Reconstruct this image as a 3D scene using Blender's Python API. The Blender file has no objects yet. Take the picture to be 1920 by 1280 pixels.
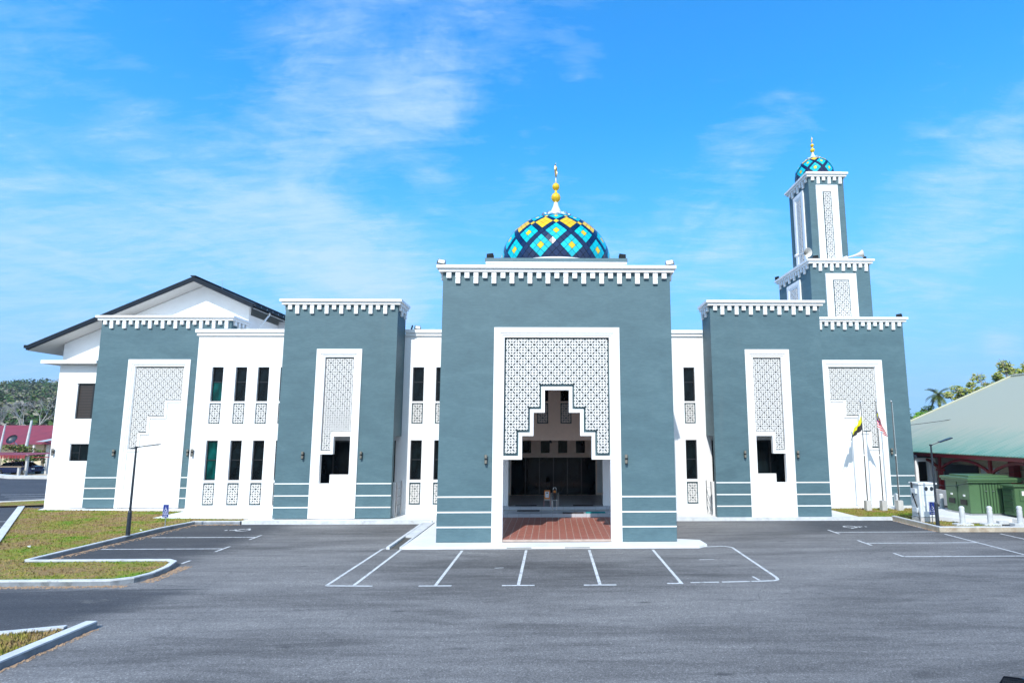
import bpy, bmesh, math, random
from mathutils import Vector, Matrix
from mathutils.geometry import tessellate_polygon
random.seed(7)
R = math.radians
sc = bpy.context.scene
COL = sc.collection

# ------------------------------------------------------------------ materials
def newmat(name):
    m = bpy.data.materials.new(name); m.use_nodes = True
    nt = m.node_tree; b = nt.nodes['Principled BSDF']
    return m, nt, b
def N(nt, t, **kw):
    n = nt.nodes.new(t)
    for k, v in kw.items():
        if k.startswith('i_'):
            n.inputs[k[2:].replace('_', ' ')].default_value = v
        else: setattr(n, k, v)
    return n
def ramp(nt, stops, inp=None, interp='LINEAR'):
    r = nt.nodes.new('ShaderNodeValToRGB'); r.color_ramp.interpolation = interp
    e = r.color_ramp.elements
    while len(e) < len(stops): e.new(0.5)
    for i, (p, c) in enumerate(stops):
        e[i].position = p; e[i].color = (c if len(c) == 4 else (*c, 1)) if hasattr(c, '__len__') else (c, c, c, 1)
    if inp: nt.links.new(inp, r.inputs[0])
    return r
def coord(nt, scale=(1, 1, 1), rot=(0, 0, 0), kind='Object'):
    tc = nt.nodes.new('ShaderNodeTexCoord'); mp = nt.nodes.new('ShaderNodeMapping')
    mp.inputs['Scale'].default_value = scale; mp.inputs['Rotation'].default_value = rot
    nt.links.new(tc.outputs[kind], mp.inputs[0]); return mp.outputs[0]
def noise(nt, vec, scale, detail=5, rough=.55, dist=0):
    n = N(nt, 'ShaderNodeTexNoise'); n.inputs['Scale'].default_value = scale
    n.inputs['Detail'].default_value = detail; n.inputs['Roughness'].default_value = rough
    n.inputs['Distortion'].default_value = dist
    nt.links.new(vec, n.inputs['Vector']); return n.outputs['Fac']
def mixc(nt, fac, a, b, mode='MIX'):
    m = N(nt, 'ShaderNodeMix', data_type='RGBA', blend_type=mode)
    for s, v in ((m.inputs[0], fac), (m.inputs[6], a), (m.inputs[7], b)):
        if hasattr(v, 'is_output') or hasattr(v, 'links'): nt.links.new(v, s)
        elif hasattr(v, '__len__'): s.default_value = (*v, 1) if len(v) == 3 else v
        else: s.default_value = v
    return m.outputs[2]
def math_(nt, op, a, b=0.0, c=None, clamp=False):
    m = N(nt, 'ShaderNodeMath', operation=op, use_clamp=clamp)
    for i, v in enumerate((a, b, c)):
        if v is None: continue
        if hasattr(v, 'links'): nt.links.new(v, m.inputs[i])
        else: m.inputs[i].default_value = v
    return m.outputs[0]
def bump(nt, b, h, strength=.3, dist=.02):
    n = N(nt, 'ShaderNodeBump'); n.inputs['Strength'].default_value = strength; n.inputs['Distance'].default_value = dist
    nt.links.new(h, n.inputs['Height']); nt.links.new(n.outputs[0], b.inputs['Normal'])

M = {}
def plain(key, col, rough=.6, metal=0, var=.08, scale=6, spec=.5, bmp=0, stain=None, sc3=(1, 1, 1)):
    """principled material whose colour wanders a little with object-space noise"""
    m, nt, b = newmat(key)
    v = coord(nt, sc3)
    f = noise(nt, v, scale, 6, .6)
    lo = tuple(c * (1 - var) for c in col); hi = tuple(min(1, c * (1 + var)) for c in col)
    r = ramp(nt, [(.3, lo), (.7, hi)], f); out = r.outputs[0]
    if stain:
        f2 = noise(nt, v, stain[1], 5, .7, .4)
        k = ramp(nt, [(stain[2], 0), (min(1, stain[2] + .25), 1)], f2)
        out = mixc(nt, k.outputs[0], out, stain[0])
    nt.links.new(out, b.inputs['Base Color'])
    b.inputs['Roughness'].default_value = rough; b.inputs['Metallic'].default_value = metal
    b.inputs['Specular IOR Level'].default_value = spec
    if bmp: bump(nt, b, noise(nt, v, scale * 6, 6, .6), bmp)
    M[key] = m; return m

# slate-teal render with trowel marks
m, nt, b = newmat('teal_render')
v = coord(nt, (1, 1, 2.6)); f1 = noise(nt, v, .55, 8, .6, .6); f2 = noise(nt, coord(nt, (1, 1, 5)), 3.2, 8, .72, .3)
f3 = noise(nt, coord(nt, (2, 2, .18)), 1.1, 4, .6)
s = math_(nt, 'ADD', math_(nt, 'MULTIPLY', f1, .5), math_(nt, 'MULTIPLY', f2, .5))
r = ramp(nt, [(.36, (.056, .110, .131)), (.5, (.068, .132, .155)), (.64, (.087, .158, .181))], s)
st = ramp(nt, [(.60, 0), (.78, .35)], f3)
o = mixc(nt, st.outputs[0], r.outputs[0], (.095, .145, .16))
nt.links.new(o, b.inputs['Base Color']); b.inputs['Roughness'].default_value = .62
bump(nt, b, f2, .35, .012); M['teal'] = m
plain('white_paint', (.80, .80, .795), .55, var=.025, scale=1.6, bmp=.05, stain=((.66, .65, .62), .9, .66))
plain('white_trim', (.80, .795, .78), .5, var=.03, scale=3, bmp=.03)
plain('cream_bounce_tint', (.78, .65, .55), .6, var=.04)  # cream of the entrance walls, with the red floor's warm bounce in the colour
plain('screen_white', (.60, .59, .57), .55, var=.06, scale=8)
plain('dark_frame', (.012, .012, .014), .35, var=.2)
plain('roof_dark', (.007, .013, .022), .55, var=.25, scale=2, spec=.2)
plain('soffit', (.55, .54, .52), .7, var=.04)
plain('concrete', (.50, .49, .47), .85, var=.16, scale=1.2, bmp=.15, stain=((.36, .33, .28), 2.3, .58))
plain('apron_concrete', (.66, .66, .65), .8, var=.10, scale=.8, bmp=.12, stain=((.50, .48, .43), 1.7, .62))
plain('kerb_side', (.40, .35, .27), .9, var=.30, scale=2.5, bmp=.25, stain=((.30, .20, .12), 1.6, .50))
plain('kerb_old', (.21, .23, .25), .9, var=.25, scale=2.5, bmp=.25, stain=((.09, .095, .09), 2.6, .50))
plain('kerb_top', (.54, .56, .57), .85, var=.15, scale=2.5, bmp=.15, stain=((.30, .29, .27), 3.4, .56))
plain('galvanised', (.42, .44, .46), .35, .8, var=.15)
plain('steel', (.58, .58, .58), .22, 1.0, var=.08)
plain('pole_steel', (.20, .195, .19), .3, .9, var=.2)
plain('white_steel', (.70, .72, .74), .4, .1, var=.05)
plain('post_dark', (.018, .026, .036), .38, var=.25)
plain('gold_paint', (.80, .50, .015), .30, .15, var=.06)
plain('gold_metal', (.62, .42, .14), .28, .9, var=.1)
plain('black_plastic', (.01, .01, .011), .4, var=.2)
plain('lens_glass', (.70, .78, .76), .12, var=.06)
plain('lamp_metal', (.30, .27, .22), .35, .6, var=.1)
plain('sign_blue', (.008, .028, .20), .35, var=.06)
plain('sign_white', (.80, .82, .84), .4, var=.03)
plain('cabinet_paint', (.62, .66, .68), .45, var=.04, scale=1.5, bmp=.02)
plain('green_paint', (.078, .155, .070), .42, var=.08, scale=2)
plain('green_dark', (.028, .065, .030), .5, var=.1)
plain('maroon', (.20, .010, .014), .45, var=.12)
plain('red_roof', (.23, .026, .030), .55, var=.18, scale=.8)
plain('beige_wall', (.58, .50, .36), .8, var=.06)
plain('pale_blue_wall', (.34, .44, .52), .8, var=.05)
plain('navy_beam', (.02, .032, .055), .5)
plain('orange_box', (.62, .20, .012), .45, var=.15, scale=9)
plain('paper', (.74, .76, .80), .7)
plain('stool_pink', (.34, .16, .16), .5)
plain('teal_mat', (.008, .30, .32), .9)
plain('dark_mat', (.035, .022, .02), .95, var=.5, scale=12)
plain('horn_grey', (.62, .60, .56), .5)
plain('flag_white', (.80, .80, .80), .8); plain('flag_yellow', (.78, .74, .005), .8)
plain('flag_black', (.03, .026, .028), .8); plain('flag_red', (.70, .03, .035), .8); plain('flag_blue', (.015, .03, .22), .8)
plain('car_blue', (.010, .018, .065), .22, .3, var=.04)
plain('car_black', (.006, .010, .018), .15, .3, var=.04)
plain('rubber', (.012, .012, .012), .85)
plain('bark', (.16, .12, .09), .9, var=.25, scale=4, bmp=.3)
plain('bark_pale', (.40, .37, .34), .9, var=.2, scale=4)
plain('wood', (.30, .22, .15), .8, var=.25, scale=5)
plain('sand', (.46, .38, .26), .95, var=.18, scale=.5, stain=((.17, .20, .05), .35, .5))
plain('red_paint', (.5, .03, .06), .4)
plain('grit_soil', (.30, .20, .125), .95, var=.3, scale=9)
plain('litter', (.7, .72, .74), .6)
plain('drain_dark', (.08, .075, .065), .9)
def tile_mat(key, c):
    m, nt, b = newmat(key)
    oi = N(nt, 'ShaderNodeNewGeometry')
    r = ramp(nt, [(0, tuple(x * .82 for x in c)), (1, tuple(min(1, x * 1.12) for x in c))], oi.outputs['Random Per Island'])
    nt.links.new(r.outputs[0], b.inputs['Base Color'])
    b.inputs['Roughness'].default_value = .10; b.inputs['Specular IOR Level'].default_value = .6
    M[key] = m
tile_mat('tile_cyan', (.003, .46, .55)); tile_mat('tile_yellow', (.80, .50, .003)); tile_mat('tile_navy', (.001, .012, .060))
def glass(key, c, rough=.03):
    m, nt, b = newmat(key)
    f = noise(nt, coord(nt, (1.2, 1.2, .5)), 1.6, 3, .5)
    r = ramp(nt, [(.42, c), (.66, tuple(x * 3.2 for x in c))], f)
    nt.links.new(r.outputs[0], b.inputs['Base Color'])
    b.inputs['Roughness'].default_value = rough; b.inputs['Specular IOR Level'].default_value = .14
    M[key] = m
glass('pane_dark', (.002, .004, .005)); glass('pane_teal', (.001, .030, .028), .05)
# louvre / timber shutter
m, nt, b = newmat('louvre')
w = N(nt, 'ShaderNodeTexWave', bands_direction='Z'); w.inputs['Scale'].default_value = 3.2; w.inputs['Distortion'].default_value = .3
nt.links.new(coord(nt), w.inputs['Vector'])
r = ramp(nt, [(.3, (.010, .008, .007)), (.8, (.055, .040, .032))], w.outputs['Fac']); nt.links.new(r.outputs[0], b.inputs['Base Color']); M['louvre'] = m
# corrugated green roof: ribs are real geometry-free bump along the slope, faded toward the ridge
m, nt, b = newmat('green_roof')
tc = coord(nt)
f = noise(nt, coord(nt, (.35, 2.2, .35)), 1.6, 6, .65)
sep = N(nt, 'ShaderNodeSeparateXYZ'); nt.links.new(tc, sep.inputs[0])
g = math_(nt, 'MULTIPLY', math_(nt, 'SUBTRACT', sep.outputs['X'], 24.0), .085)
k = math_(nt, 'ADD', math_(nt, 'MULTIPLY', f, .8), math_(nt, 'MULTIPLY', g, 1.4), clamp=True)
r = ramp(nt, [(.34, (.11, .29, .20)), (.62, (.29, .38, .27)), (.9, (.43, .43, .31))], k)
wv = N(nt, 'ShaderNodeTexWave', bands_direction='Y', wave_profile='SIN'); wv.inputs['Scale'].default_value = 1.6
nt.links.new(tc, wv.inputs['Vector'])
rr = ramp(nt, [(0, .74), (.35, 1)], wv.outputs['Fac'])
nt.links.new(mixc(nt, 1.0, r.outputs[0], rr.outputs[0], 'MULTIPLY'), b.inputs['Base Color'])
b.inputs['Roughness'].default_value = .5; bump(nt, b, wv.outputs['Fac'], .6, .05); M['green_roof'] = m
# asphalt
m, nt, b = newmat('asphalt')
v = coord(nt)
big = noise(nt, coord(nt, (.35, 1.5, 1)), .20, 7, .62, .9)
mid = noise(nt, coord(nt, (.22, 1.9, 1), (0, 0, R(6))), 1.3, 8, .70, .7)
fine = noise(nt, v, 30, 8, .85)
s = math_(nt, 'ADD', math_(nt, 'MULTIPLY', big, .62), math_(nt, 'MULTIPLY', mid, .38))
r = ramp(nt, [(.36, (.082, .079, .078)), (.45, (.134, .129, .126)), (.53, (.188, .181, .176)), (.64, (.250, .240, .228))], s)
# the left drive and the bays are newer, darker surfacing
sep = N(nt, 'ShaderNodeSeparateXYZ'); nt.links.new(v, sep.inputs[0])
wob = math_(nt, 'MULTIPLY', math_(nt, 'SUBTRACT', mid, .5), 2.2)
ax = math_(nt, 'ADD', sep.outputs['X'], wob); ay = math_(nt, 'ADD', sep.outputs['Y'], wob)
def step(val, lo, hi): 
    mr = N(nt, 'ShaderNodeMapRange', interpolation_type='SMOOTHSTEP'); mr.inputs[1].default_value = lo; mr.inputs[2].default_value = hi
    nt.links.new(val, mr.inputs[0]); return mr.outputs[0]
bayL = math_(nt, 'MULTIPLY', step(ax, -12.2, -14.4), step(ay, 19.0, 20.2))
bayR = math_(nt, 'MULTIPLY', step(ax, 8.0, 14.2), step(ay, 24.6, 26.8))
drv = math_(nt, 'MULTIPLY', step(math_(nt, 'ADD', ax, math_(nt, 'MULTIPLY', ay, -.45)), -17.2, -19.0), step(ay, 17.6, 16.4))
new = math_(nt, 'ADD', math_(nt, 'ADD', bayL, bayR), drv, clamp=True)
o = mixc(nt, math_(nt, 'MULTIPLY', new, .78), r.outputs[0], (.030, .034, .043))
# pale dusty scuffs
dust = ramp(nt, [(.60, 0), (.74, .55)], noise(nt, coord(nt, (.7, 1.6, 1)), 1.15, 7, .75, .5))
o = mixc(nt, dust.outputs[0], o, (.205, .195, .178))
vo = N(nt, 'ShaderNodeTexVoronoi'); vo.inputs['Scale'].default_value = 42; nt.links.new(v, vo.inputs['Vector'])
vsep = N(nt, 'ShaderNodeSeparateColor'); nt.links.new(vo.outputs['Color'], vsep.inputs[0])
vr = ramp(nt, [(0, .62), (.75, 1.0), (.93, 1.12), (1, 1.6)], vsep.outputs[0]); o = mixc(nt, 1.0, o, vr.outputs[0], 'MULTIPLY')
# hairline cracks
ck = N(nt, 'ShaderNodeTexVoronoi', feature='DISTANCE_TO_EDGE'); ck.inputs['Scale'].default_value = .16
wv_ = N(nt, 'ShaderNodeVectorMath', operation='ADD'); nz = N(nt, 'ShaderNodeTexNoise'); nz.inputs['Scale'].default_value = 1.3; nz.inputs['Detail'].default_value = 6
nt.links.new(v, nz.inputs['Vector']); nt.links.new(v, wv_.inputs[0]); nt.links.new(nz.outputs['Color'], wv_.inputs[1]); nt.links.new(wv_.outputs[0], ck.inputs['Vector'])
ckr = ramp(nt, [(0, .35), (.0022, .0)], ck.outputs['Distance']); o = mixc(nt, ckr.outputs[0], o, (.045, .045, .048))
sp = ramp(nt, [(.34, .62), (.5, 1.0), (.66, 1.42)], fine)
o = mixc(nt, 1.0, o, sp.outputs[0], 'MULTIPLY')
# a few oil spots
sv = N(nt, 'ShaderNodeTexVoronoi'); sv.inputs['Scale'].default_value = .42; nt.links.new(coord(nt, (.8, 2.4, 1)), sv.inputs['Vector'])
so = ramp(nt, [(.03, .55), (.09, 0)], sv.outputs['Distance'])
o = mixc(nt, so.outputs[0], o, (.022, .023, .026))
nt.links.new(o, b.inputs['Base Color']); b.inputs['Roughness'].default_value = .82; b.inputs['Specular IOR Level'].default_value = .35
bump(nt, b, fine, .5, .01); M['asphalt'] = m
# worn road paint
m, nt, b = newmat('road_paint')
f = noise(nt, coord(nt), 5, 8, .8)
r = ramp(nt, [(.36, (.18, .18, .18)), (.47, (.52, .53, .53)), (.7, (.66, .67, .67))], f); nt.links.new(r.outputs[0], b.inputs['Base Color'])
b.inputs['Roughness'].default_value = .8; M['road_paint'] = m
# lawn base + blades
def grassmat(key, a, c, d):
    m, nt, b = newmat(key)
    f = noise(nt, coord(nt, (1, 1.7, 1)), .42, 6, .6, .3); g2 = noise(nt, coord(nt), 5, 5, .7)
    s = math_(nt, 'ADD', math_(nt, 'MULTIPLY', f, .62), math_(nt, 'MULTIPLY', g2, .38))
    r = ramp(nt, [(.44, a), (.525, c), (.61, d)], s); o = r.outputs[0]
    fi = ramp(nt, [(.3, .65), (.7, 1.3)], noise(nt, coord(nt), 26, 2, .7)); o = mixc(nt, 1.0, o, fi.outputs[0], 'MULTIPLY')
    nt.links.new(o, b.inputs['Base Color']); b.inputs['Roughness'].default_value = .95; b.inputs['Specular IOR Level'].default_value = .15; M[key] = m
grassmat('lawn', (.25, .165, .075), (.22, .200, .042), (.115, .200, .016))
grassmat('lawn_blade', (.31, .21, .10), (.26, .235, .050), (.125, .230, .020))
# red paving
m, nt, b = newmat('red_tiles')
v = coord(nt)
br = N(nt, 'ShaderNodeTexBrick'); br.offset = 0; br.inputs['Scale'].default_value = 1; br.inputs['Mortar Size'].default_value = .012
br.inputs['Brick Width'].default_value = .305; br.inputs['Row Height'].default_value = .10
br.inputs['Color1'].default_value = (.27, .050, .031, 1); br.inputs['Color2'].default_value = (.35, .080, .048, 1); br.inputs['Mortar'].default_value = (.42, .33, .28, 1)
nt.links.new(v, br.inputs['Vector'])
f = ramp(nt, [(.3, .8), (.7, 1.2)], noise(nt, coord(nt, (1, 3, 1)), 4, 6, .7)); o = mixc(nt, 1.0, br.outputs[0], f.outputs[0], 'MULTIPLY')
nt.links.new(o, b.inputs['Base Color']); b.inputs['Roughness'].default_value = .5; M['red_tiles'] = m
m, nt, b = newmat('step_tiles')
br = N(nt, 'ShaderNodeTexBrick'); br.offset = 0; br.inputs['Scale'].default_value = 1; br.inputs['Mortar Size'].default_value = .005
br.inputs['Brick Width'].default_value = .6; br.inputs['Row Height'].default_value = .6
br.inputs['Color1'].default_value = (.42, .44, .48, 1); br.inputs['Color2'].default_value = (.46, .48, .52, 1); br.inputs['Mortar'].default_value = (.16, .17, .19, 1)
nt.links.new(coord(nt), br.inputs['Vector']); nt.links.new(br.outputs[0], b.inputs['Base Color']); b.inputs['Roughness'].default_value = .3; M['step_tiles'] = m
def leafmat(key, cols):
    m, nt, b = newmat(key)
    g = N(nt, 'ShaderNodeNewGeometry')
    r = ramp(nt, [(i / (len(cols) - 1), c) for i, c in enumerate(cols)], g.outputs['Random Per Island'])
    nt.links.new(r.outputs[0], b.inputs['Base Color']); b.inputs['Roughness'].default_value = .7; b.inputs['Specular IOR Level'].default_value = .25
    M[key] = m
leafmat('leaf_yellowgreen', [(.11, .15, .02), (.22, .27, .04), (.32, .34, .08), (.38, .33, .16)])
leafmat('leaf_palm', [(.05, .10, .02), (.10, .15, .035), (.20, .20, .05)])
leafmat('leaf_bright', [(.05, .14, .01), (.12, .26, .02), (.22, .34, .03)])
leafmat('leaf_dark', [(.02, .055, .015), (.05, .10, .02), (.08, .15, .03)])
leafmat('leaf_bush', [(.03, .08, .015), (.07, .14, .02), (.13, .19, .04), (.30, .10, .08)])
# forest crowns: colour by object-space clumps so each tree has its own tone
m, nt, b = newmat('forest_leaf')
f = N(nt, 'ShaderNodeTexVoronoi'); f.inputs['Scale'].default_value = .085; nt.links.new(coord(nt), f.inputs['Vector'])
sepc = N(nt, 'ShaderNodeSeparateColor'); nt.links.new(f.outputs['Color'], sepc.inputs[0])
r = ramp(nt, [(0, (.020, .055, .020)), (.3, (.035, .080, .022)), (.5, (.075, .105, .030)), (.68, (.13, .125, .07)), (.84, (.22, .20, .17)), (1, (.05, .10, .03))], sepc.outputs[0])
g = N(nt, 'ShaderNodeNewGeometry'); rr = ramp(nt, [(0, .6), (1, 1.5)], g.outputs['Random Per Island'])
nt.links.new(mixc(nt, 1.0, r.outputs[0], rr.outputs[0], 'MULTIPLY'), b.inputs['Base Color']); b.inputs['Roughness'].default_value = .85
b.inputs['Specular IOR Level'].default_value = .1; M['forest_leaf'] = m
plain('hill_ground', (.055, .075, .030), .95, var=.3, scale=.05)
plain('far_hill', (.035, .06, .04), .95, var=.2, scale=.01)
plain('ground_dirt', (.14, .13, .07), .95, var=.3, scale=.1)

# ------------------------------------------------------------------ mesh helpers
class MB:
    def __init__(s, xf=None): s.v = []; s.f = []; s.m = []; s.xf = xf; s.log = []
    def pieces(s): return s.log
    def add(s, vs, fs, m=0):
        o = len(s.v); q = len(s.f); s.v += [tuple(p) for p in vs]; s.f += [tuple(i + o for i in f) for f in fs]; s.m += [m] * len(fs); s.log.append((o, len(s.v), q, len(s.f))); return s
    def box(s, x0, x1, y0, y1, z0, z1, m=0, xf=None):
        vs = [(x, y, z) for z in (z0, z1) for y in (y0, y1) for x in (x0, x1)]
        if xf: vs = [xf @ Vector(p) for p in vs]
        return s.add(vs, [(0, 2, 3, 1), (4, 5, 7, 6), (0, 1, 5, 4), (2, 6, 7, 3), (0, 4, 6, 2), (1, 3, 7, 5)], m)
    def tube(s, p0, p1, r0, r1=None, n=10, m=0, cap=True):
        p0, p1 = Vector(p0), Vector(p1); r1 = r0 if r1 is None else r1
        d = (p1 - p0).normalized(); a = d.orthogonal().normalized(); c = d.cross(a)
        vs = [p + (a * math.cos(t) + c * math.sin(t)) * r for p, r in ((p0, r0), (p1, r1)) for t in [2 * math.pi * i / n for i in range(n)]]
        fs = [(i, (i + 1) % n, n + (i + 1) % n, n + i) for i in range(n)]
        if cap: fs += [tuple(range(n))[::-1], tuple(range(n, 2 * n))]
        return s.add(vs, fs, m)
    def path(s, pts, r, n=6, m=0):
        for a, b in zip(pts, pts[1:]): s.tube(a, b, r, r, n, m)
        return s
    def lathe(s, c, prof, n=24, m=0, lobes=0, amp=0):
        vs = []
        for r, z in prof:
            for i in range(n):
                t = 2 * math.pi * i / n; k = 1 - amp * abs(math.sin(lobes * t / 2)) if lobes else 1
                vs.append((c[0] + r * k * math.cos(t), c[1] + r * k * math.sin(t), c[2] + z))
        fs = [(j * n + i, j * n + (i + 1) % n, (j + 1) * n + (i + 1) % n, (j + 1) * n + i) for j in range(len(prof) - 1) for i in range(n)]
        return s.add(vs, fs, m)
    def plate(s, outer, holes, y0, y1, m=0):
        """polygon with holes in the XZ plane, front at y0, back at y1"""
        loops = [outer] + list(holes)
        pts = [p for l in loops for p in l]
        tris = tessellate_polygon([[Vector((x, z, 0)) for x, z in l] for l in loops])
        n = len(pts)
        vs = [(x, y0, z) for x, z in pts] + [(x, y1, z) for x, z in pts]
        fs = [tuple(t) for t in tris] + [tuple(i + n for i in t)[::-1] for t in tris]
        o = 0
        for l in loops:
            k = len(l)
            fs += [(o + i, o + (i + 1) % k, n + o + (i + 1) % k, n + o + i) for i in range(k)]; o += k
        return s.add(vs, fs, m)
    def slab(s, outer, z0, z1, m=0):
        """horizontal polygon slab"""
        tris = tessellate_polygon([[Vector((x, y, 0)) for x, y in outer]]); n = len(outer)
        vs = [(x, y, z1) for x, y in outer] + [(x, y, z0) for x, y in outer]
        fs = [tuple(t) for t in tris] + [tuple(i + n for i in t)[::-1] for t in tris]
        fs += [(i, (i + 1) % n, n + (i + 1) % n, n + i) for i in range(n)]
        return s.add(vs, fs, m)
    def build(s, name, mats, parent=None, smooth=False, fix=True, bevel=0):
        me = bpy.data.meshes.new(name)
        vs = [s.xf @ Vector(p) for p in s.v] if s.xf else s.v
        me.from_pydata([tuple(p) for p in vs], [], s.f)
        for k in (mats if isinstance(mats, (list, tuple)) else [mats]): me.materials.append(M[k])
        if max(s.m or [0]) > 0: me.polygons.foreach_set('material_index', s.m)
        if fix or bevel:
            bm = bmesh.new(); bm.from_mesh(me); bmesh.ops.recalc_face_normals(bm, faces=bm.faces)
            if bevel: bmesh.ops.bevel(bm, geom=bm.edges[:], offset=bevel, segments=2, affect='EDGES', clamp_overlap=True)
            bm.to_mesh(me); bm.free()
        if smooth:
            me.polygons.foreach_set('use_smooth', [True] * len(me.polygons))
        me.update()
        o = bpy.data.objects.new(name, me); COL.objects.link(o)
        if parent: o.parent = parent; o.matrix_parent_inverse = Matrix.Translation(-base(parent))
        return o
def _each(s, name, mats, parent=None, **kw):
    """one object per box or tube that was added"""
    out = []; done = 0
    for v0, v1, f0, f1 in s.pieces():
        q = MB(s.xf); q.v = s.v[v0:v1]; q.f = [tuple(i - v0 for i in f) for f in s.f[f0:f1]]; q.m = s.m[f0:f1]
        out.append(q.build(name, mats, parent, **kw))
    return out
MB.each = _each
def base(o):
    """world position of an object whose parents are only translated"""
    if o is None: return Vector((0, 0, 0))
    if o.parent is None: return o.location.copy()
    return base(o.parent) + o.matrix_parent_inverse.translation + o.location
def thing(name, label, cat, loc=(0, 0, 0), group=None):
    o = bpy.data.objects.new(name, None); COL.objects.link(o); o.location = loc; o.empty_display_size = .2
    o['label'] = label; o['category'] = cat
    if group: o['group'] = group
    return o
def tag(o, label, cat, group=None):
    o['label'] = label; o['category'] = cat
    if group: o['group'] = group
    return o
def struct(o, kind='structure'): o['kind'] = kind; return o
def copy_tree(o, loc=None, label=None, rotz=None):
    def cp(a, par):
        c = a.copy(); COL.objects.link(c)
        if par: c.parent = par
        for ch in [x for x in a.children]: cp(ch, c)
        return c
    c = cp(o, None)
    if loc is not None: c.location = loc
    if rotz is not None: c.rotation_euler = (0, 0, rotz)
    if label: c['label'] = label
    return c

# ------------------------------------------------------------------ lattice unit cell
def cell_loops():
    # the piece of screen round one star, 1 x 1, notched along its edge so neighbours make whole holes
    side = [(-.405, -.455), (-.455, -.405), (-.5, -.395), (-.5, -.325), (-.435, -.31), (-.46, -.215), (-.5, -.20), (-.5, -.075), (-.44, -.065), (-.44, .065), (-.5, .075), (-.5, .20), (-.46, .215), (-.435, .31), (-.5, .325), (-.5, .395)]
    out = []
    for k in range(4):
        for x, y in side:
            for _ in range(k): x, y = y, -x
            out.append((x, y))
    holes = []
    holes.append([((.16 if i % 2 == 0 else .11) * math.cos(i * math.pi / 8), (.125 if i % 2 == 0 else .07) * math.sin(i * math.pi / 8)) for i in range(16)])
    tri = [(-.080, .32), (.080, .32), (.04, .208), (-.04, .208)]
    dia = [(.130, .205), (.205, .130), (.335, .255), (.36, .36), (.255, .335)]
    for k in range(4):
        for h in (tri, dia):
            q = []
            for x, y in h:
                for _ in range(k): x, y = y, -x
                q.append((x, y))
            holes.append(q)
    return out, holes
_c = cell_loops(); _loops = [_c[0]] + _c[1]; _pts = [p for l in _loops for p in l]
_tris = [tuple(t) for t in tessellate_polygon([[Vector((x, z, 0)) for x, z in l] for l in _loops])]
_sides = []; _o = 0
for l in _loops:
    k = len(l); _sides += [(_o + i, _o + (i + 1) % k) for i in range(k)]; _o += k
def lattice(cells, x0, z0, size, y, th, name, parent, xf=None):
    """cells = (col,row) list; x0,z0 = centre of cell (0,0), rows go down"""
    mb = MB(xf); n = len(_pts)
    for c, r_ in cells:
        cx = x0 + c * size; cz = z0 - r_ * size
        vs = [(cx + x * size, y, cz + z * size) for x, z in _pts] + [(cx + x * size, y + th, cz + z * size) for x, z in _pts]
        mb.add(vs, _tris + [(a, b_, n + b_, n + a) for a, b_ in _sides])
    return mb.build(name, 'screen_white', parent, fix=False)
def cells(rows): return [(c, r_) for r_, cols in enumerate(rows) for c in cols]

# ------------------------------------------------------------------ MOSQUE
G0 = 0.10
mosque = thing('mosque', 'white and slate-teal two-storey mosque with lattice screens, blue tiled dome and square minaret', 'mosque', (0, 31, 0))

def cornice(parent, x0, x1, y0, y1, zt, left=True, right=True, back=True, xf=None, long_first=False, corner=False):
    """stepped white parapet cap round a block, and the row of short and long dentils under it"""
    mb = MB(xf)
    for ov, za, zb in ((.25, zt - .14, zt), (.16, zt - .29, zt - .143)):
        mb.box(x0 - (ov if left else 0), x1 + (ov if right else 0), y0 - ov, y1 + (ov if back else 0), za, zb)
    mb.build('cornice', 'white_trim', parent)
    d = MB(xf); pitch = .398
    def run(a, b, place):
        n = max(2, int(round((b - a - .55) / pitch))) ; s = (b - a - .55) / n if n else pitch
        for i in range(n + 1):
            c = a + .275 + i * s; lg = (i % 2 == 1)
            place(c, lg)
    def fr(c, lg):
        d.box(c - .105, c + .105, y0 - .12, y0, zt - .56, zt - .294)
        if lg: d.box(c - .102, c + .102, y0 - .105, y0, zt - .80, zt - .563)
    run(x0, x1, fr)
    def sd(X, sg):
        def f(c, lg):
            xs = sorted((X, X + sg * .12)); d.box(xs[0], xs[1], c - .105, c + .105, zt - .56, zt - .294)
            if lg: xs = sorted((X, X + sg * .105)); d.box(xs[0], xs[1], c - .102, c + .102, zt - .80, zt - .563)
        return f
    if left: run(y0, y1, sd(x0, -1))
    if right: run(y0, y1, sd(x1, 1))
    d.build('dentil_course', 'white_trim', parent)

def uframe(parent, cx, y, a, b, zt, zi, zb, depth=.34, xf=None):
    """moulded white surround: three nested upside-down U rings stepping back"""
    mb = MB(xf); w = a - b
    ks = [0, .58, .78, 1.0]; pr = [-.05, -.015, .02]
    for i in range(3):
        A = a - w * ks[i]; B = a - w * ks[i + 1]; T = zt - (zt - zi) * ks[i]; I = zt - (zt - zi) * ks[i + 1]
        mb.plate([(cx - A, zb), (cx - A, T), (cx + A, T), (cx + A, zb), (cx + B, zb), (cx + B, I), (cx - B, I), (cx - B, zb)], [], y + pr[i], y + depth)
    return mb.build('frame', 'white_trim', parent)

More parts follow.
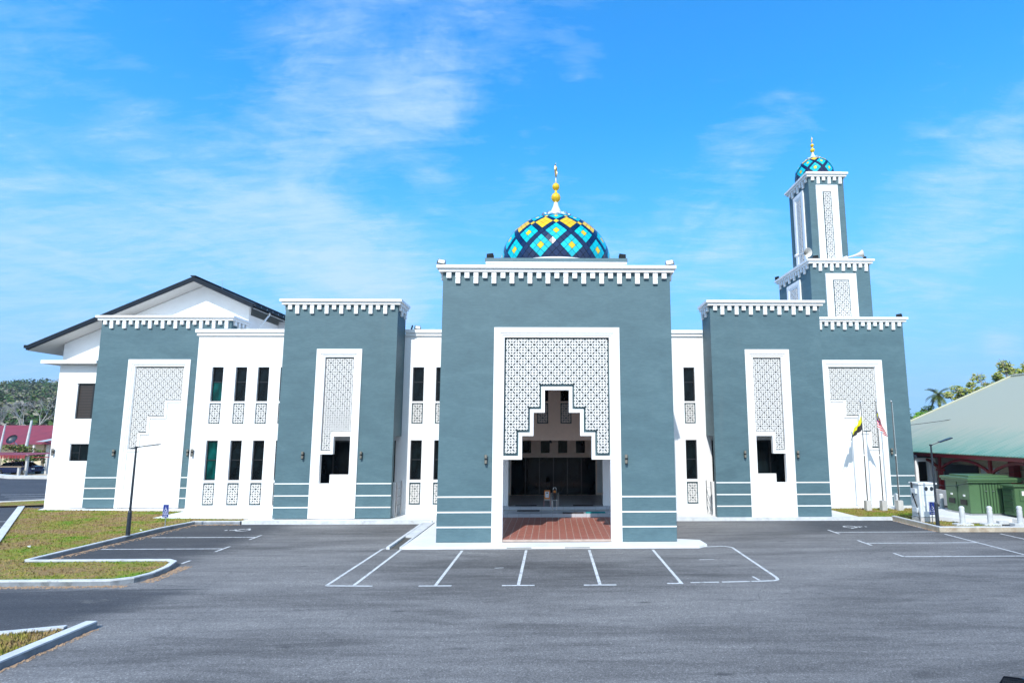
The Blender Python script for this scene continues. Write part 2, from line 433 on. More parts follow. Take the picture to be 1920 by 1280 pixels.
def shell(parent, name, x0, x1, y0, y1, z0, z1, hole, zside=None, side_mat=0, back=True):
    """hollow block: front plate with an opening notch, side walls, roof"""
    mb = MB()
    hx0, hx1, hz = hole
    mb.plate([(x0, z0), (x0, z1), (x1, z1), (x1, z0), (hx1, z0), (hx1, hz), (hx0, hz), (hx0, z0)], [], y0, y0 + .3)
    zs = z0 if zside is None else zside
    mb.box(x0, x0 + .3, y0 + .3, y1, zs, z1 - .2); mb.box(x1 - .3, x1, y0 + .3, y1, zs, z1 - .2)
    mb.box(x0 + .003, x1 - .003, y0 + .3, y1, z1 - .2, z1 - .003)
    if back: mb.box(x0 + .3, x1 - .3, y1 - .25, y1, z1 - 1.4, z1 - .2)
    return mb.build(name, 'teal', parent)
def stripes(parent, y, spans, zs=(1.95, 1.32, .71)):
    mb = MB()
    for z in zs:
        for a, b in spans: mb.box(a, b, y - .012, y, z - .028, z + .028)
    mb.each('stripe', 'white_trim', parent)

# --- portal block
Yc = 23.13; c = .18
portal = shell(mosque, 'portal_block', -4.88, 5.24, Yc, 30.88, G0, 11.75, (c - 2.72, c + 2.72, 9.2), zside=4.45)
MB().box(-4.877, -4.25, Yc + .303, 24.2, G0, 4.447).box(4.61, 5.237, Yc + .303, 24.2, G0, 4.447).each('corner_pier', 'teal', portal)
cornice(portal, -4.88, 5.24, Yc, 30.6, 12.0, back=False)
uframe(portal, c, Yc, 2.75, 2.30, 9.23, 8.80, G0)
stripes(portal, Yc, [(-4.879, c - 2.75), (c + 2.75, 5.239)], (1.95, 1.32, .71))
inn = [(-2.3, 3.5), (-1.5, 3.5), (-1.5, 4.5), (-1.01, 4.5), (-1.01, 5.5), (-.525, 5.5), (-.525, 6.48)]
outp = [(-2.3, 3.65), (-1.65, 3.65), (-1.65, 4.65), (-1.16, 4.65), (-1.16, 5.65), (-.675, 5.65), (-.675, 6.63)]
mir = lambda L: [(-x, z) for x, z in L][::-1]
off = lambda L: [(x + c, z) for x, z in L]
mb = MB(); mb.plate(off(inn + mir(inn) + mir(outp)[::-1][::-1] [::1] if False else inn + mir(inn) + [(x, z) for x, z in mir(outp)][::-1] [::-1][::-1] + outp[::-1]), [], Yc + .03, Yc + .36)
mb.build('stepped_arch', 'white_trim', portal)
mb = MB(); tk = .02
mb.plate(off([(x, z - tk) for x, z in outp] + [(x, z - tk) for x, z in mir(outp)] + [(2.32, 8.85), (-2.32, 8.85)]), [], Yc + .24, Yc + .31)
mb.build('niche_backing', 'teal', portal)
rows = [range(9)] * 4 + [[0, 1, 2, 6, 7, 8]] * 2 + [[0, 1, 7, 8]] * 2 + [[0, 8]] * 2
lattice(cells(rows), c - 4 * .497, 8.48, .497, Yc + .09, .085, 'lattice_screen', portal)
# inner piers behind the surround and the roof plinth
mb = MB(); mb.box(-3.1, 3.44, 24.55, 31.0, 11.75, 12.35); mb.build('roof_plinth', 'white_paint', portal)
mb = MB(); mb.box(-3.06, 3.40, 24.5, 31.0, 12.35, 12.56); mb.box(-3.17, 3.51, 24.42, 31.1, 12.56, 12.66); mb.build('plinth_moulding', 'white_trim', portal)
mb = MB(); mb.box(-3.20, 3.54, 24.39, 31.1, 12.66, 12.82); mb.build('plinth_cap', 'teal', portal)

# --- two porch blocks beside it
def porch(x0, x1, s):
    Y = 29.3; cx = (x0 + x1) / 2; bl = shell(mosque, 'porch_block', x0, x1, Y, 30.88, G0 + .04, 11.75, (cx - 1.21, cx + 1.21, 9.2), zside=4.45, back=False)
    cornice(bl, x0, x1, Y, 30.9, 12.0, back=False)
    uframe(bl, cx, Y, 1.24, .82, 9.23, 8.80, G0 + .04)
    stripes(bl, Y, [(x0 + .001, cx - 1.24), (cx + 1.24, x1 - .001)])
    P = lambda L: [(cx + s * x, z) for x, z in (L if s > 0 else L)]
    niche = P([(-.79, 3.68), (-.24, 3.68), (-.24, 4.70), (.79, 4.70), (.79, 8.78), (-.79, 8.78)])
    opening = P([(-.79, 1.95), (-.2, 1.95), (-.2, 2.12), (.79, 2.12), (.79, 4.45), (-.11, 4.45), (-.11, 3.5), (-.79, 3.5)])
    mb = MB(); mb.plate(P([(-.82, G0 + .04), (-.82, 8.80), (.82, 8.80), (.82, G0 + .04)]), [niche, opening], Y + .03, Y + .26)
    mb.build('panel', 'white_paint', bl)
    mb = MB(); mb.box(cx - .80, cx + .80, Y + .262, Y + .30, 3.60, 8.85) if False else mb.plate(P([(-.82, 3.56), (-.16, 3.56), (-.16, 4.55), (.82, 4.55), (.82, 8.85), (-.82, 8.85)]), [], Y + .262, Y + .31)
    mb.build('niche_backing', 'teal', bl)
    rw = [[0, 1, 2]] * 8 + [[0] if s > 0 else [2]] * 2
    lattice(cells(rw), cx - .5, 8.47, .5, Y + .11, .085, 'lattice_screen', bl)
    # low wall inside and ramp rail at the open side
    mb = MB(); a, b = sorted((cx - s * .55, cx + s * 2.6)); mb.box(a, b, 30.15, 30.3, G0, 2.36); mb.build('inner_parapet', 'white_paint', bl)
    xs = x1 if s > 0 else x0
    mb = MB()
    for z in (.6, 1.05, 1.5): mb.tube((xs + s * .12, 29.9, z + .1), (xs + s * .12, 30.8, z + .1), .02)
    mb.tube((xs + s * .12, 29.9, .1), (xs + s * .12, 29.9, 1.95), .028); mb.tube((xs + s * .12, 30.8, .1), (xs + s * .12, 30.8, 1.95), .028)
    mb.build('handrail', 'steel', bl)
    mb = MB(); a, b = sorted((xs - s * .95, xs + s * .02)); mb.box(a, b, 29.95, 30.03, .12, 1.95); mb.build('side_parapet', 'white_paint', bl)
    return bl
porch(-14.86, -8.64, 1); porch(8.85, 15.05, -1)

# --- two corner tower blocks
def tower(x0, x1, cx, s, Y=33.63, y1=35.4, sides=(True, True)):
    bl = shell(mosque, 'tower_block', x0, x1, Y, y1, G0 + .04, 11.75, (cx - 1.90, cx + 1.90, 9.2))
    cornice(bl, x0, x1, Y, y1, 12.0, left=sides[0], right=sides[1], back=False)
    uframe(bl, cx, Y, 1.93, 1.53, 9.23, 8.80, G0 + .04)
    stripes(bl, Y, [(x0 + .001, cx - 1.93), (cx + 1.93, x1 - .001)])
    P = lambda L: [(cx + s * x, z) for x, z in L]
    st = [(-1.5, 3.66), (-.95, 3.66), (-.95, 4.68), (-.45, 4.68), (-.45, 5.68), (.55, 5.68), (.55, 6.68), (1.5, 6.68)]
    niche = P(st + [(1.5, 8.78), (-1.5, 8.78)])
    mb = MB(); mb.plate(P([(-1.53, G0 + .04), (-1.53, 8.80), (1.53, 8.80), (1.53, G0 + .04)]), [niche], Y + .07, Y + .30)
    mb.build('panel', 'white_paint', bl)
    lo = [(x + (.13 if 0 < i else 0) - (.0), z - .13) for i, (x, z) in enumerate(st)]; lo[-1] = (1.5, 6.55)
    mb = MB(); mb.plate(P(st + lo[::-1]), [], Y + .02, Y + .068); mb.build('ledge', 'white_trim', bl)
    mb = MB(); mb.plate(P([(-1.53, 3.60), (-.9, 3.60), (-.9, 4.6), (-.4, 4.6), (-.4, 5.6), (.6, 5.6), (.6, 6.6), (1.53, 6.6), (1.53, 8.85), (-1.53, 8.85)]), [], Y + .302, Y + .36)
    mb.build('niche_backing', 'teal', bl)
    f = lambda L: L if s > 0 else [5 - q for q in L]
    rw = [range(6)] * 4 + [f([0, 1, 2, 3])] * 2 + [f([0, 1])] * 2 + [f([0])] * 2
    lattice(cells(rw), cx - 2.5 * .497, 8.47, .497, Y + .13, .085, 'lattice_screen', bl)
    return bl
tower(-28.54, -20.4, -24.68, 1)
tower(15.0, 22.68, 19.17, -1, y1=40.0)

# --- facade wall with window openings
FY = 30.9
wins = [(x, 1) for x in (-19.65, -18.30, -17.03, -15.74)] + [(-8.11, 1), (-6.77, 1), (-.90, 0), (.45, 0), (7.65, 1), (6.30, 1), (-5.4, 0), (5.0, 0)]
wins = [w_ for w_ in wins if w_[0] not in (-5.4, 5.0)]
holes = []
W = .64
for x, lowr in wins:
    holes.append([(x, 6.44), (x, 8.42), (x + W, 8.42), (x + W, 6.44)])
    holes.append([(x, 5.16), (x, 6.34), (x + W, 6.34), (x + W, 5.16)])
    if lowr:
        holes.append([(x, 2.0), (x, 4.22), (x + W, 4.22), (x + W, 2.0)])
        holes.append([(x, .62), (x, 1.86), (x + W, 1.86), (x + W, .62)])
mb = MB()
mb.plate([(-20.55, G0), (-20.55, 10.35), (-2.52, 10.35), (-2.52, G0)], [h for h in holes if h[0][0] < -3], FY, FY + .2)

mb.plate([(2.85, G0), (2.85, 10.35), (14.95, 10.35), (14.95, G0)], [h for h in holes if h[0][0] > 3], FY, FY + .2)
mb.box(-20.55, -20.35, FY + .2, 36, G0, 10.35); mb.box(14.75, 14.95, FY + .2, 33.7, G0, 10.35)
facade = mb.build('facade_wall', 'white_paint', mosque)
mb = MB()
ew = MB().plate([(-2.517, 4.2), (-2.517, 10.35), (2.847, 10.35), (2.847, 4.2)], [h for h in holes if -3 < h[0][0] < 3], FY, FY + .2).build('portal_inner_wall', 'cream_bounce_tint', facade)  # white wall tinted cream: warm bounce light put into its colour
for a, b in ((-20.55, -14.9), (-8.6, -4.9), (5.26, 8.82)):
    l = .16 if a < -20 else 0; mb = MB()
    mb.box(a - l, b, FY - .16, FY + .35, 10.42, 10.62); mb.box(a - l * .6, b, FY - .09, FY + .34, 10.25, 10.417); mb.box(a - l * .25, b, FY - .03, FY + .33, 10.19, 10.247)
    mb.build('coping', 'white_trim', facade)
mb = MB(); mb.box(-20.34, 14.74, 31.1, 45, 10.0, 10.2); mb.build('flat_roof', 'concrete', mosque)
# windows (one full set of meshes, copied)
def window_mesh(h, ty):
    mb = MB(); d0, d1 = 0, .05
    mb.plate([(0, 0), (0, h), (W, h), (W, 0)], [[(.05, .05), (.05, ty - .025), (W - .05, ty - .025), (W - .05, .05)], [(.05, ty + .025), (.05, h - .05), (W - .05, h - .05), (W - .05, ty + .025)]], .0, .06)
    return mb
protos = {}
def put_window(x, z, h, ty, mat):
    key = (h, mat)
    if key not in protos:
        root = window_mesh(h, ty).build('window', 'dark_frame')
        g_ = MB(); g_.box(.045, W - .045, .03, .045, .045, ty - .02); p1 = g_.build('pane', mat, root)
        g_ = MB(); g_.box(.045, W - .045, .03, .045, ty + .02, h - .045); p2 = g_.build('pane', 'pane_dark' if h < 2.1 else mat, root)
        protos[key] = root
    else:
        src = protos[key]; root = src.copy(); COL.objects.link(root)
        for ch in list(src.children):
            k_ = ch.copy(); COL.objects.link(k_); k_.parent = root
    root.location = (x, FY + .12 - 31, z); root.parent = mosque; root.matrix_parent_inverse = Matrix.Identity(4)
    return root
pi = {}
def put_screen(x, z, h, cz):
    k = round(h, 2)
    if k not in pi:
        root = MB().box(-.02, W + .02, .0, .04, -.02, h + .02).build('screen_panel', 'teal')
        s_ = lattice([(0, 0), (0, 1)], W / 2, cz, .535, -.10, .07, 'lattice_screen', root)
        pi[k] = root
    else:
        src = pi[k]; root = src.copy(); COL.objects.link(root)
        for ch in list(src.children):
            k_ = ch.copy(); COL.objects.link(k_); k_.parent = root
    root.location = (x, FY + .11 - 31, z); root.parent = mosque; root.matrix_parent_inverse = Matrix.Identity(4)
for i, (x, lowr) in enumerate(wins):
    mt = 'pane_teal' if i == 0 else 'pane_dark'
    put_window(x, 6.44, 1.98, 1.12, mt); put_screen(x, 5.16, 1.18, .855)
    if lowr: put_window(x, 2.0, 2.22, 1.12, 'pane_teal' if i == 0 else 'pane_dark'); put_screen(x, .62, 1.24, .885)
mb = MB()
mb.box(-14.6, -8.7, FY + .25, FY + .3, .3, 4.3); mb.box(8.9, 14.9, FY + .25, FY + .3, .3, 4.3)

# dark doorways inside both porches
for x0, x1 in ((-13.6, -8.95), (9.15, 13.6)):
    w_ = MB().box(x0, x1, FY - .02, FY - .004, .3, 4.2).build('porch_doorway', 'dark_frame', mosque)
    g_ = MB()
    n = 4; s_ = (x1 - x0) / n
    for i in range(n): g_.box(x0 + i * s_ + .05, x0 + (i + 1) * s_ - .05, FY - .035, FY - .022, .4, 4.1)
    g_.each('pane', 'pane_dark', w_)

# --- entrance floor, steps, and the hall seen through the portal
o = MB().box(-4.56, 4.92, Yc + .3, 29.05, .12, .2).build('entrance_floor', 'red_tiles', mosque)
MB().box(c - 2.28, c + 2.28, Yc - .02, Yc + .297, .11, .203).build('threshold', 'red_tiles', o)
mb = MB(); mb.box(-4.5, 4.9, 29.05, 30.45, G0, .37); mb.box(-4.5, 4.9, 30.45, 31.0, G0, .55); mb.box(-6.5, 6.9, 31.0, 41.0, G0, .548)
o = mb.build('entrance_steps', 'step_tiles', mosque)
MB().box(-4.5, 4.9, 30.42, 30.448, .36, .385).build('nosing', 'kerb_side', o)
mb = MB(); mb.box(-4.6, -2.2, 26.9, 30.9, G0, 4.0) if False else None
o = MB().box(-6.5, 6.9, 31.1, 41, 4.9, 5.05).build('porch_ceiling', 'cream_bounce_tint', mosque)
mb = MB(); X0, X1 = -6.5, 6.9
hol = [[(a, 3.29), (a, 4.1), (a + .6, 4.1), (a + .6, 3.29)] for a in (-3.3, -2.04, -.80, .37, 1.55, 2.8)] + [[(-2.75, .56), (-2.75, 3.0), (2.85, 3.0), (2.85, .56)]]
mb.plate([(X0, .55), (X0, 4.9), (X1, 4.9), (X1, .55)], hol, 36.0, 36.2)
mb.box(X0, X0 + .2, 31.1, 36.0, .55, 4.9); mb.box(X1 - .2, X1, 31.1, 36.0, .55, 4.9)
hall_in = mb.build('entrance_wall', 'cream_bounce_tint', mosque)
mb = MB()
for h in hol[:-1]: mb.box(h[0][0] + .01, h[2][0] - .01, 36.1, 36.13, 3.3, 4.09)
mb.each('clerestory_pane', 'pane_dark', hall_in)
mb = MB()
for i in range(6): mb.box(-2.75 + i * .933 + .03, -2.75 + (i + 1) * .933 - .03, 36.05, 36.08, .58, 2.97)
mb.each('door_pane', 'pane_dark', hall_in)
mb = MB()
for i in range(7): mb.box(-2.75 + i * .933 - .028, -2.75 + i * .933 + .028, 36.02, 36.11, .56, 2.99)
mb.each('door_frame', 'dark_frame', hall_in)
mb = MB(); mb.box(-3.35, -2.8, 35.9, 35.997, .72, 2.9); mb.box(2.95, 3.5, 35.9, 35.997, .72, 2.9); mb.each('wall_panel', 'cabinet_paint', hall_in)
mb = MB(); mb.box(X0, X1, 35.93, 35.997, 3.02, 3.16); mb.build('ledge', 'cream_bounce_tint', hall_in)
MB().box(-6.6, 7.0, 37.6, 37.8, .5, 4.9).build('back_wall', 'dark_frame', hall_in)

# --- minaret: two square tiers above the right tower
def tier(x0, x1, y0, y1, z0, zt, fa, fb, fzt, fzi, lat_cols, lat_rows, ls, lz):
    body = MB().box(x0, x1, y0, y1, z0, zt - .003).build('minaret_tier', 'teal', mosque)
    cornice(body, x0, x1, y0, y1, zt + .25, back=True)
    w = x1 - x0; dp = y1 - y0
    for k, (px, py, rot, width) in enumerate((((x0 + x1) / 2, y0, 0, w), (x0, (y0 + y1) / 2, -90, dp), (x1, (y0 + y1) / 2, 90, dp))):
        xf = Matrix.Translation((px, py, 0)) @ Matrix.Rotation(R(rot), 4, 'Z')
        f = MB(xf)
        wdt = fa - fb
        for a, b, t, i_, p in ((fa, fa - wdt * .58, fzt, fzt - (fzt - fzi) * .58, .09), (fa - wdt * .58, fa - wdt * .78, fzt - (fzt - fzi) * .58, fzt - (fzt - fzi) * .78, .07), (fa - wdt * .78, fb, fzt - (fzt - fzi) * .78, fzi, .05)):
            f.plate([(-a, z0), (-a, t), (a, t), (a, z0), (b, z0), (b, i_), (-b, i_), (-b, z0)], [], -p, 0.0)
        f.build('frame', 'white_trim', body)
        lattice([(c_, r_) for c_ in range(lat_cols) for r_ in range(lat_rows)], -(lat_cols - 1) * ls / 2, lz, ls, -.075, .04, 'lattice_screen', body, xf)
    return body
t2 = tier(17.45, 21.52, 34.8, 39.75, 11.9, 16.02, 1.04, .56, 15.30, 14.86, 2, 5, .50, 14.55)
t3 = tier(18.08, 20.58, 35.55, 38.6, 16.0, 22.60, .77, .31, 21.95, 21.48, 1, 10, .50, 21.17)
MB().box(15.2, 22.5, 33.95, 39.8, 11.3, 11.748).build('tier_floor', 'concrete', t2)

# --- domes
def dome(name, cx, cy, zc, Rr, Rz, psi0, hs, nb, rows, row_off, half_rot, ringz):
    nd = nb * 4
    root = None
    mb = MB()
    def pos(j, i, sc_=1.0):      # j = half-row index, i = half-column index
        t = math.atan(math.sinh(psi0 + j * hs)); th = math.pi * i / nd + half_rot
        return Vector((cx + Rr * sc_ * math.cos(t) * math.sin(th), cy - Rr * sc_ * math.cos(t) * math.cos(th), zc + Rz * sc_ * math.sin(t)))
    for j in range(0, rows):
        for i in range(2 * nd):
            if (i + j) % 2: continue
            # diamond centred at (j, i)
            c_ = pos(j, i); cs = [pos(j - 1, i), pos(j, i + 1), pos(j + 1, i), pos(j, i - 1)]
            if cs[0].z < ringz - .02:
                cs[0] = cs[0].lerp(cs[2], min(.98, (ringz - .02 - cs[0].z) / max(.001, cs[2].z - cs[0].z)))
            cs = [c_ + (q - c_) * .93 for q in cs]
            p = (i + j) // 2; q = (j - i) // 2
            lp = (p + 1) % 4; lq = (q + 1) % 4; brow = (p + 1) // 4 + (q + 1) // 4 + row_off
            if lp == 3 or lq == 3:
                col = 2
                if lp == 3 and lq == 3 and brow >= 2: col = 1
            else:
                if brow <= 0: col = 2
                elif brow in (3,): col = 1
                else: col = 1 if (lp == 1 and lq == 1) else 0
            nrm = (c_ - Vector((cx, cy, zc - .3))).normalized() * .02
            o_ = len(mb.v); mb.v += [tuple(a + nrm) for a in cs] + [tuple(a - nrm) for a in cs]
            for f_ in ((0, 1, 2, 3), (0, 1, 5, 4), (1, 2, 6, 5), (2, 3, 7, 6), (3, 0, 4, 7)):
                mb.f.append(tuple(k + o_ for k in f_)); mb.m.append(col)
    root = mb.build(name, ['tile_cyan', 'tile_yellow', 'tile_navy'], mosque)
    prof = []
    for k in range(25):
        t = math.asin((ringz - zc) / Rz) + (math.pi / 2 - math.asin((ringz - zc) / Rz)) * k / 24
        prof.append((max(.001, Rr * .992 * math.cos(t)), Rz * .992 * math.sin(t)))
    MB().lathe((cx, cy, zc), prof, 64).build('dome_shell', 'black_plastic', root, smooth=True)
    rr = Rr * math.cos(math.asin((ringz - zc) / Rz))
    MB().lathe((cx, cy, ringz), [(rr + .06, -.45), (rr + .06, 0), (rr - .3, 0.0)], 64).build('drum_ring', 'white_trim', root, smooth=False)
    return root
def finial(root, cx, cy, z, k, top, petals=12, yaw=0):
    # flared silver petals, silver neck, two gold balls, crescent on a rod
    mb = MB()
    mb.lathe((cx, cy, z), [(.74 * k, .12 * k), (.55 * k, .34 * k), (.30 * k, .48 * k), (.16 * k, .80 * k), (.10 * k, 1.05 * k)], 24)
    mb.build('neck', 'white_steel', root, smooth=True)
    pt = MB()
    for i in range(petals):
        a = 2 * math.pi * (i + .5) / petals + yaw
        n = 9; r0 = .74 * k; r1 = .86 * k
        for q in range(n - 1):
            def pp(qq, r_):
                b_ = math.pi * qq / (n - 1); w = .205 * k * math.cos(b_); h = .23 * k * math.sin(b_)
                return (cx + r_ * math.sin(a) + w * math.cos(a) * (r_ / r1), cy - r_ * math.cos(a) + w * math.sin(a) * (r_ / r1), z + .02 * k + h + (r1 - r_) * .35)
            pt.add([pp(q, r0), pp(q + 1, r0), pp(q + 1, r1), pp(q, r1)], [(0, 1, 2, 3)])
    pt.build('petal_collar', 'white_steel', root, fix=False, smooth=True)
    b1 = z + 1.33 * k; b2 = z + 1.95 * k
    def ball(zz, r_): return [(r_ * math.sin(math.pi * i / 12) + .001, -r_ * math.cos(math.pi * i / 12)) for i in range(13)]
    mb = MB(); mb.lathe((cx, cy, b1), ball(b1, .26 * k), 48, lobes=12, amp=.07); mb.lathe((cx, cy, b2), ball(b2, .205 * k), 48, lobes=12, amp=.07)
    mb.tube((cx, cy, z + 1.03 * k), (cx, cy, b2 + .15 * k), .075 * k, .06 * k, 12); mb.tube((cx, cy, z + 1.03 * k), (cx, cy, z + 1.10 * k), .11 * k, .11 * k, 12)
    mb.build('finial_ball', 'gold_paint', root, smooth=True)
    mb = MB(); mb.tube((cx, cy, b2 + .15 * k), (cx, cy, top - .75 * k), .05 * k, .022 * k, 8); mb.tube((cx, cy, top - .15 * k), (cx, cy, top), .018 * k, .004 * k, 6)
    mb.build('finial_rod', 'white_steel', root, smooth=True)
    # crescent, edge on to the viewer
    cr = MB(Matrix.Translation((cx, cy, top - .50 * k)) @ Matrix.Rotation(yaw, 4, 'Z')); n = 22; Ro = .34 * k; Ri = .27 * k; d = .09 * k
    oa = [(Ro * math.sin(t), -Ro * math.cos(t)) for t in [R(-155) + R(310) * i / n for i in range(n + 1)]]
    ia = [(Ri * math.sin(t), d - Ri * math.cos(t)) for t in [R(-150) + R(300) * i / n for i in range(n + 1)]]
    for i in range(n):
        qs = [oa[i], oa[i + 1], ia[i + 1], ia[i]]; th = .035 * k
        cr.add([(x, -th, zz) for x, zz in qs] + [(x, th, zz) for x, zz in qs], [(0, 1, 2, 3), (7, 6, 5, 4), (0, 1, 5, 4), (2, 3, 7, 6)])
    cr.build('crescent', 'gold_metal' if k > .8 else 'gold_paint', root)
dm = dome('dome', .165, 27.8, 13.4, 2.95, 2.8, .10 - 4 * .075, .075, 12, 26, 0, 0.0, 13.04)
finial(dm, .165, 27.8, 16.05, 1.0, 19.42, yaw=R(82))
dm2 = dome('minaret_dome', 19.33, 37.1, 23.35, 1.32, 1.38, .10 - 4 * .11, .11, 8, 20, 0, 0.0, 23.0)
finial(dm2, 19.33, 37.1, 24.62, .62, 26.55, petals=9, yaw=R(68))
MB().box(18.1, 20.56, 35.6, 38.55, 22.75, 23.02).build('dome_base', 'white_trim', dm2)

# --- left wing wall and the gabled prayer hall behind it
mb = MB(); LY = 34.1
mb.plate([(-31.25, G0), (-31.25, 8.95), (-26.0, 8.95), (-26.0, G0)], [[(-30.0, 5.54), (-30.0, 7.76), (-28.0, 7.76), (-28.0, 5.54)], [(-30.05, 2.93), (-30.05, 3.98), (-28.0, 3.98), (-28.0, 2.93)]], LY, LY + .2)
mb.box(-31.25, -31.05, LY + .2, 48, G0, 8.95)
wing = mb.build('wing_wall', 'white_paint', mosque)
mb = MB(); mb.box(-32.0, -28.56, LY - .55, 36.0, 8.97, 9.18); mb.build('canopy_slab', 'white_trim', wing)
mb = MB(); mb.box(-30.08, -27.9, LY - .06, LY, 7.765, 7.83); mb.box(-30.13, -27.9, LY - .06, LY, 3.985, 4.04); mb.each('window_hood', 'white_trim', wing)
w_ = MB().plate([(-30.0, 5.54), (-30.0, 7.76), (-28.0, 7.76), (-28.0, 5.54)], [[(-29.94, 5.60), (-29.94, 7.70), (-29.12, 7.70), (-29.12, 5.60)]], LY + .08, LY + .14).build('window', 'dark_frame', wing)
MB().box(-29.95, -29.11, LY + .10, LY + .12, 5.59, 7.71).build('pane', 'louvre', wing)
w_ = MB().plate([(-30.05, 2.93), (-30.05, 3.98), (-28.0, 3.98), (-28.0, 2.93)], [[(-30.0, 2.98), (-30.0, 3.42), (-29.55, 3.42), (-29.55, 2.98)], [(-30.0, 3.46), (-30.0, 3.93), (-29.55, 3.93), (-29.55, 3.46)], [(-29.5, 2.98), (-29.5, 3.93), (-28.6, 3.93), (-28.6, 2.98)]], LY + .08, LY + .14).build('window', 'dark_frame', wing)
MB().box(-30.01, -28.55, LY + .10, LY + .12, 2.97, 3.94).build('pane', 'pane_dark', wing)
HY = 35.8; VY = 34.7; ax_, az_ = -23.8, 14.93; sl = .45
def rz(x): return az_ - abs(x - ax_) * sl
mb = MB(); mb.plate([(-32.7, 8.5), (-32.7, rz(-32.7) - .36), (ax_, az_ - .36), (-20.6, rz(-20.6) - .36), (-20.6, 8.5)], [], HY, HY + .2)
mb.box(-20.8, -20.6, HY + .2, 39.7, 8.5, 12.6); mb.box(-20.6, -15.0, 39.7, 39.9, 8.5, 12.9); mb.box(-32.7, -32.5, HY + .2, 56, 8.5, rz(-32.7) - .37)
hall = mb.build('hall_wall', 'white_paint', mosque)
mb = MB()
for xa, xb in ((-34.1, ax_), (ax_, -19.74)):
    for (o0, o1, m_, ya, yb) in ((0, -.06, 0, VY, 57), (-.28, -.33, 1, VY + .08, 57), (-.02, -.31, 0, VY - .05, VY + .06)):
        za, zb = rz(xa), rz(xb)
        mb.add([(xa, ya, za + o0), (xb, ya, zb + o0), (xb, yb, zb + o0), (xa, yb, za + o0), (xa, ya, za + o1), (xb, ya, zb + o1), (xb, yb, zb + o1), (xa, yb, za + o1)],
               [(0, 1, 2, 3), (7, 6, 5, 4), (0, 1, 5, 4), (2, 3, 7, 6), (0, 3, 7, 4), (1, 2, 6, 5)], m_)
hroof = mb.build('hall_roof', ['roof_dark', 'soffit'], mosque)
mb = MB(); ez = rz(-19.74)
mb.box(-19.72, -19.56, VY - .02, 57, ez - .20, ez + .0); mb.box(-34.28, -34.11, VY - .02, 57, rz(-34.1) - .18, rz(-34.1) + .02)
mb.each('gutter', 'roof_dark', hroof)
mb = MB()
for i in range(14): mb.box(-19.56, -19.54, 35.3 + i * .75, 35.34 + i * .75, ez - .16, ez - .05)
mb.each('gutter_bracket', 'galvanised', hroof)
mb = MB(); mb.path([(-19.66, 36.6, ez - .18), (-19.66, 36.6, ez - .36), (-20.50, 36.0, 11.0), (-20.50, 35.95, 9.0)], .055, 10); mb.build('downpipe', 'white_trim', hroof, smooth=True)
mb = MB(); mb.box(ax_ - .16, ax_ + .16, VY - .06, 57, az_ - .015, az_ + .05); mb.build('ridge_cap', 'roof_dark', hroof)
mb = MB(); mb.tube((-23.0, 36.5, 14.3), (-23.0, 36.5, 15.25), .012, .008, 6); mb.tube((-18.9, 45.0, 12.4), (-18.9, 45.0, 14.3), .014, .008, 6); mb.each('lightning_rod', 'galvanised', hroof)
# main roof peeping over the parapets
mb = MB()
ex0, ex1, ey0, ey1, e0, rx0, rx1, ry, rzz = -12.5, 13.0, 38.0, 56.0, 11.25, -1.5, 2.0, 47, 14.9
mb.add([(ex0, ey0, e0), (ex1, ey0, e0), (ex1, ey1, e0), (ex0, ey1, e0), (rx0, ry, rzz), (rx1, ry, rzz)], [(0, 1, 5, 4), (2, 3, 4, 5), (0, 4, 3), (1, 2, 5), (3, 2, 1, 0)])
mb.build('main_roof', 'roof_dark', mosque)
MB().box(-12.0, 12.5, 38.6, 55.5, 10.2, 11.248).build('upper_wall', 'white_paint', mosque)

# ------------------------------------------------------------------ lamps, floodlights, horns on the building
def wall_lamp():
    t = thing('wall_lamp', '', 'wall lamp', (0, 0, 0), 'up and down wall lamps on the mosque')
    MB().box(-.045, .045, -.05, 0, -.10, .10, 0).build('bracket', 'black_plastic', t, bevel=.006)
    MB().tube((0, -.11, -.17), (0, -.11, -.03), .062, .062, 14).tube((0, -.11, .05), (0, -.11, .19), .062, .062, 14).build('shade', 'lamp_metal', t)
    MB().tube((0, -.11, -.03), (0, -.11, .05), .055, .055, 14).tube((0, -.11, -.22), (0, -.11, -.17), .05, .05, 14).build('lamp_body', 'black_plastic', t)
    return t
wl = wall_lamp()
spots = [(-2.84, Yc, 3.52, 'small two-ended wall lamp left of the central entrance frame'), (3.14, Yc, 3.52, 'small two-ended wall lamp right of the central entrance frame'),
         (-13.42, 29.3, 3.46, 'wall lamp left of the tall lattice panel on the left porch block'), (-10.30, 29.3, 3.46, 'wall lamp right of the tall lattice panel on the left porch block'),
         (10.46, 29.3, 3.46, 'wall lamp left of the tall lattice panel on the right porch block'), (13.36, 29.3, 3.46, 'wall lamp right of the tall lattice panel on the right porch block'),
         (-26.92, 33.63, 3.46, 'wall lamp left of the stepped lattice on the left tower block'), (-22.42, 33.63, 3.46, 'wall lamp on the narrow teal strip right of the left stepped lattice'),
         (-20.36, FY, 3.56, 'wall lamp on the white corner beside the three left window columns'), (21.28, 33.63, 3.46, 'wall lamp on the right tower block, behind the bare flagpole'),
         (-31.03, 34.1, 3.5, 'wall lamp at the far left white corner of the building')]
for i, (x, y, z, lb) in enumerate(spots):
    o = wl if i == 0 else copy_tree(wl)
    o.location = (x, y, z); o['label'] = lb
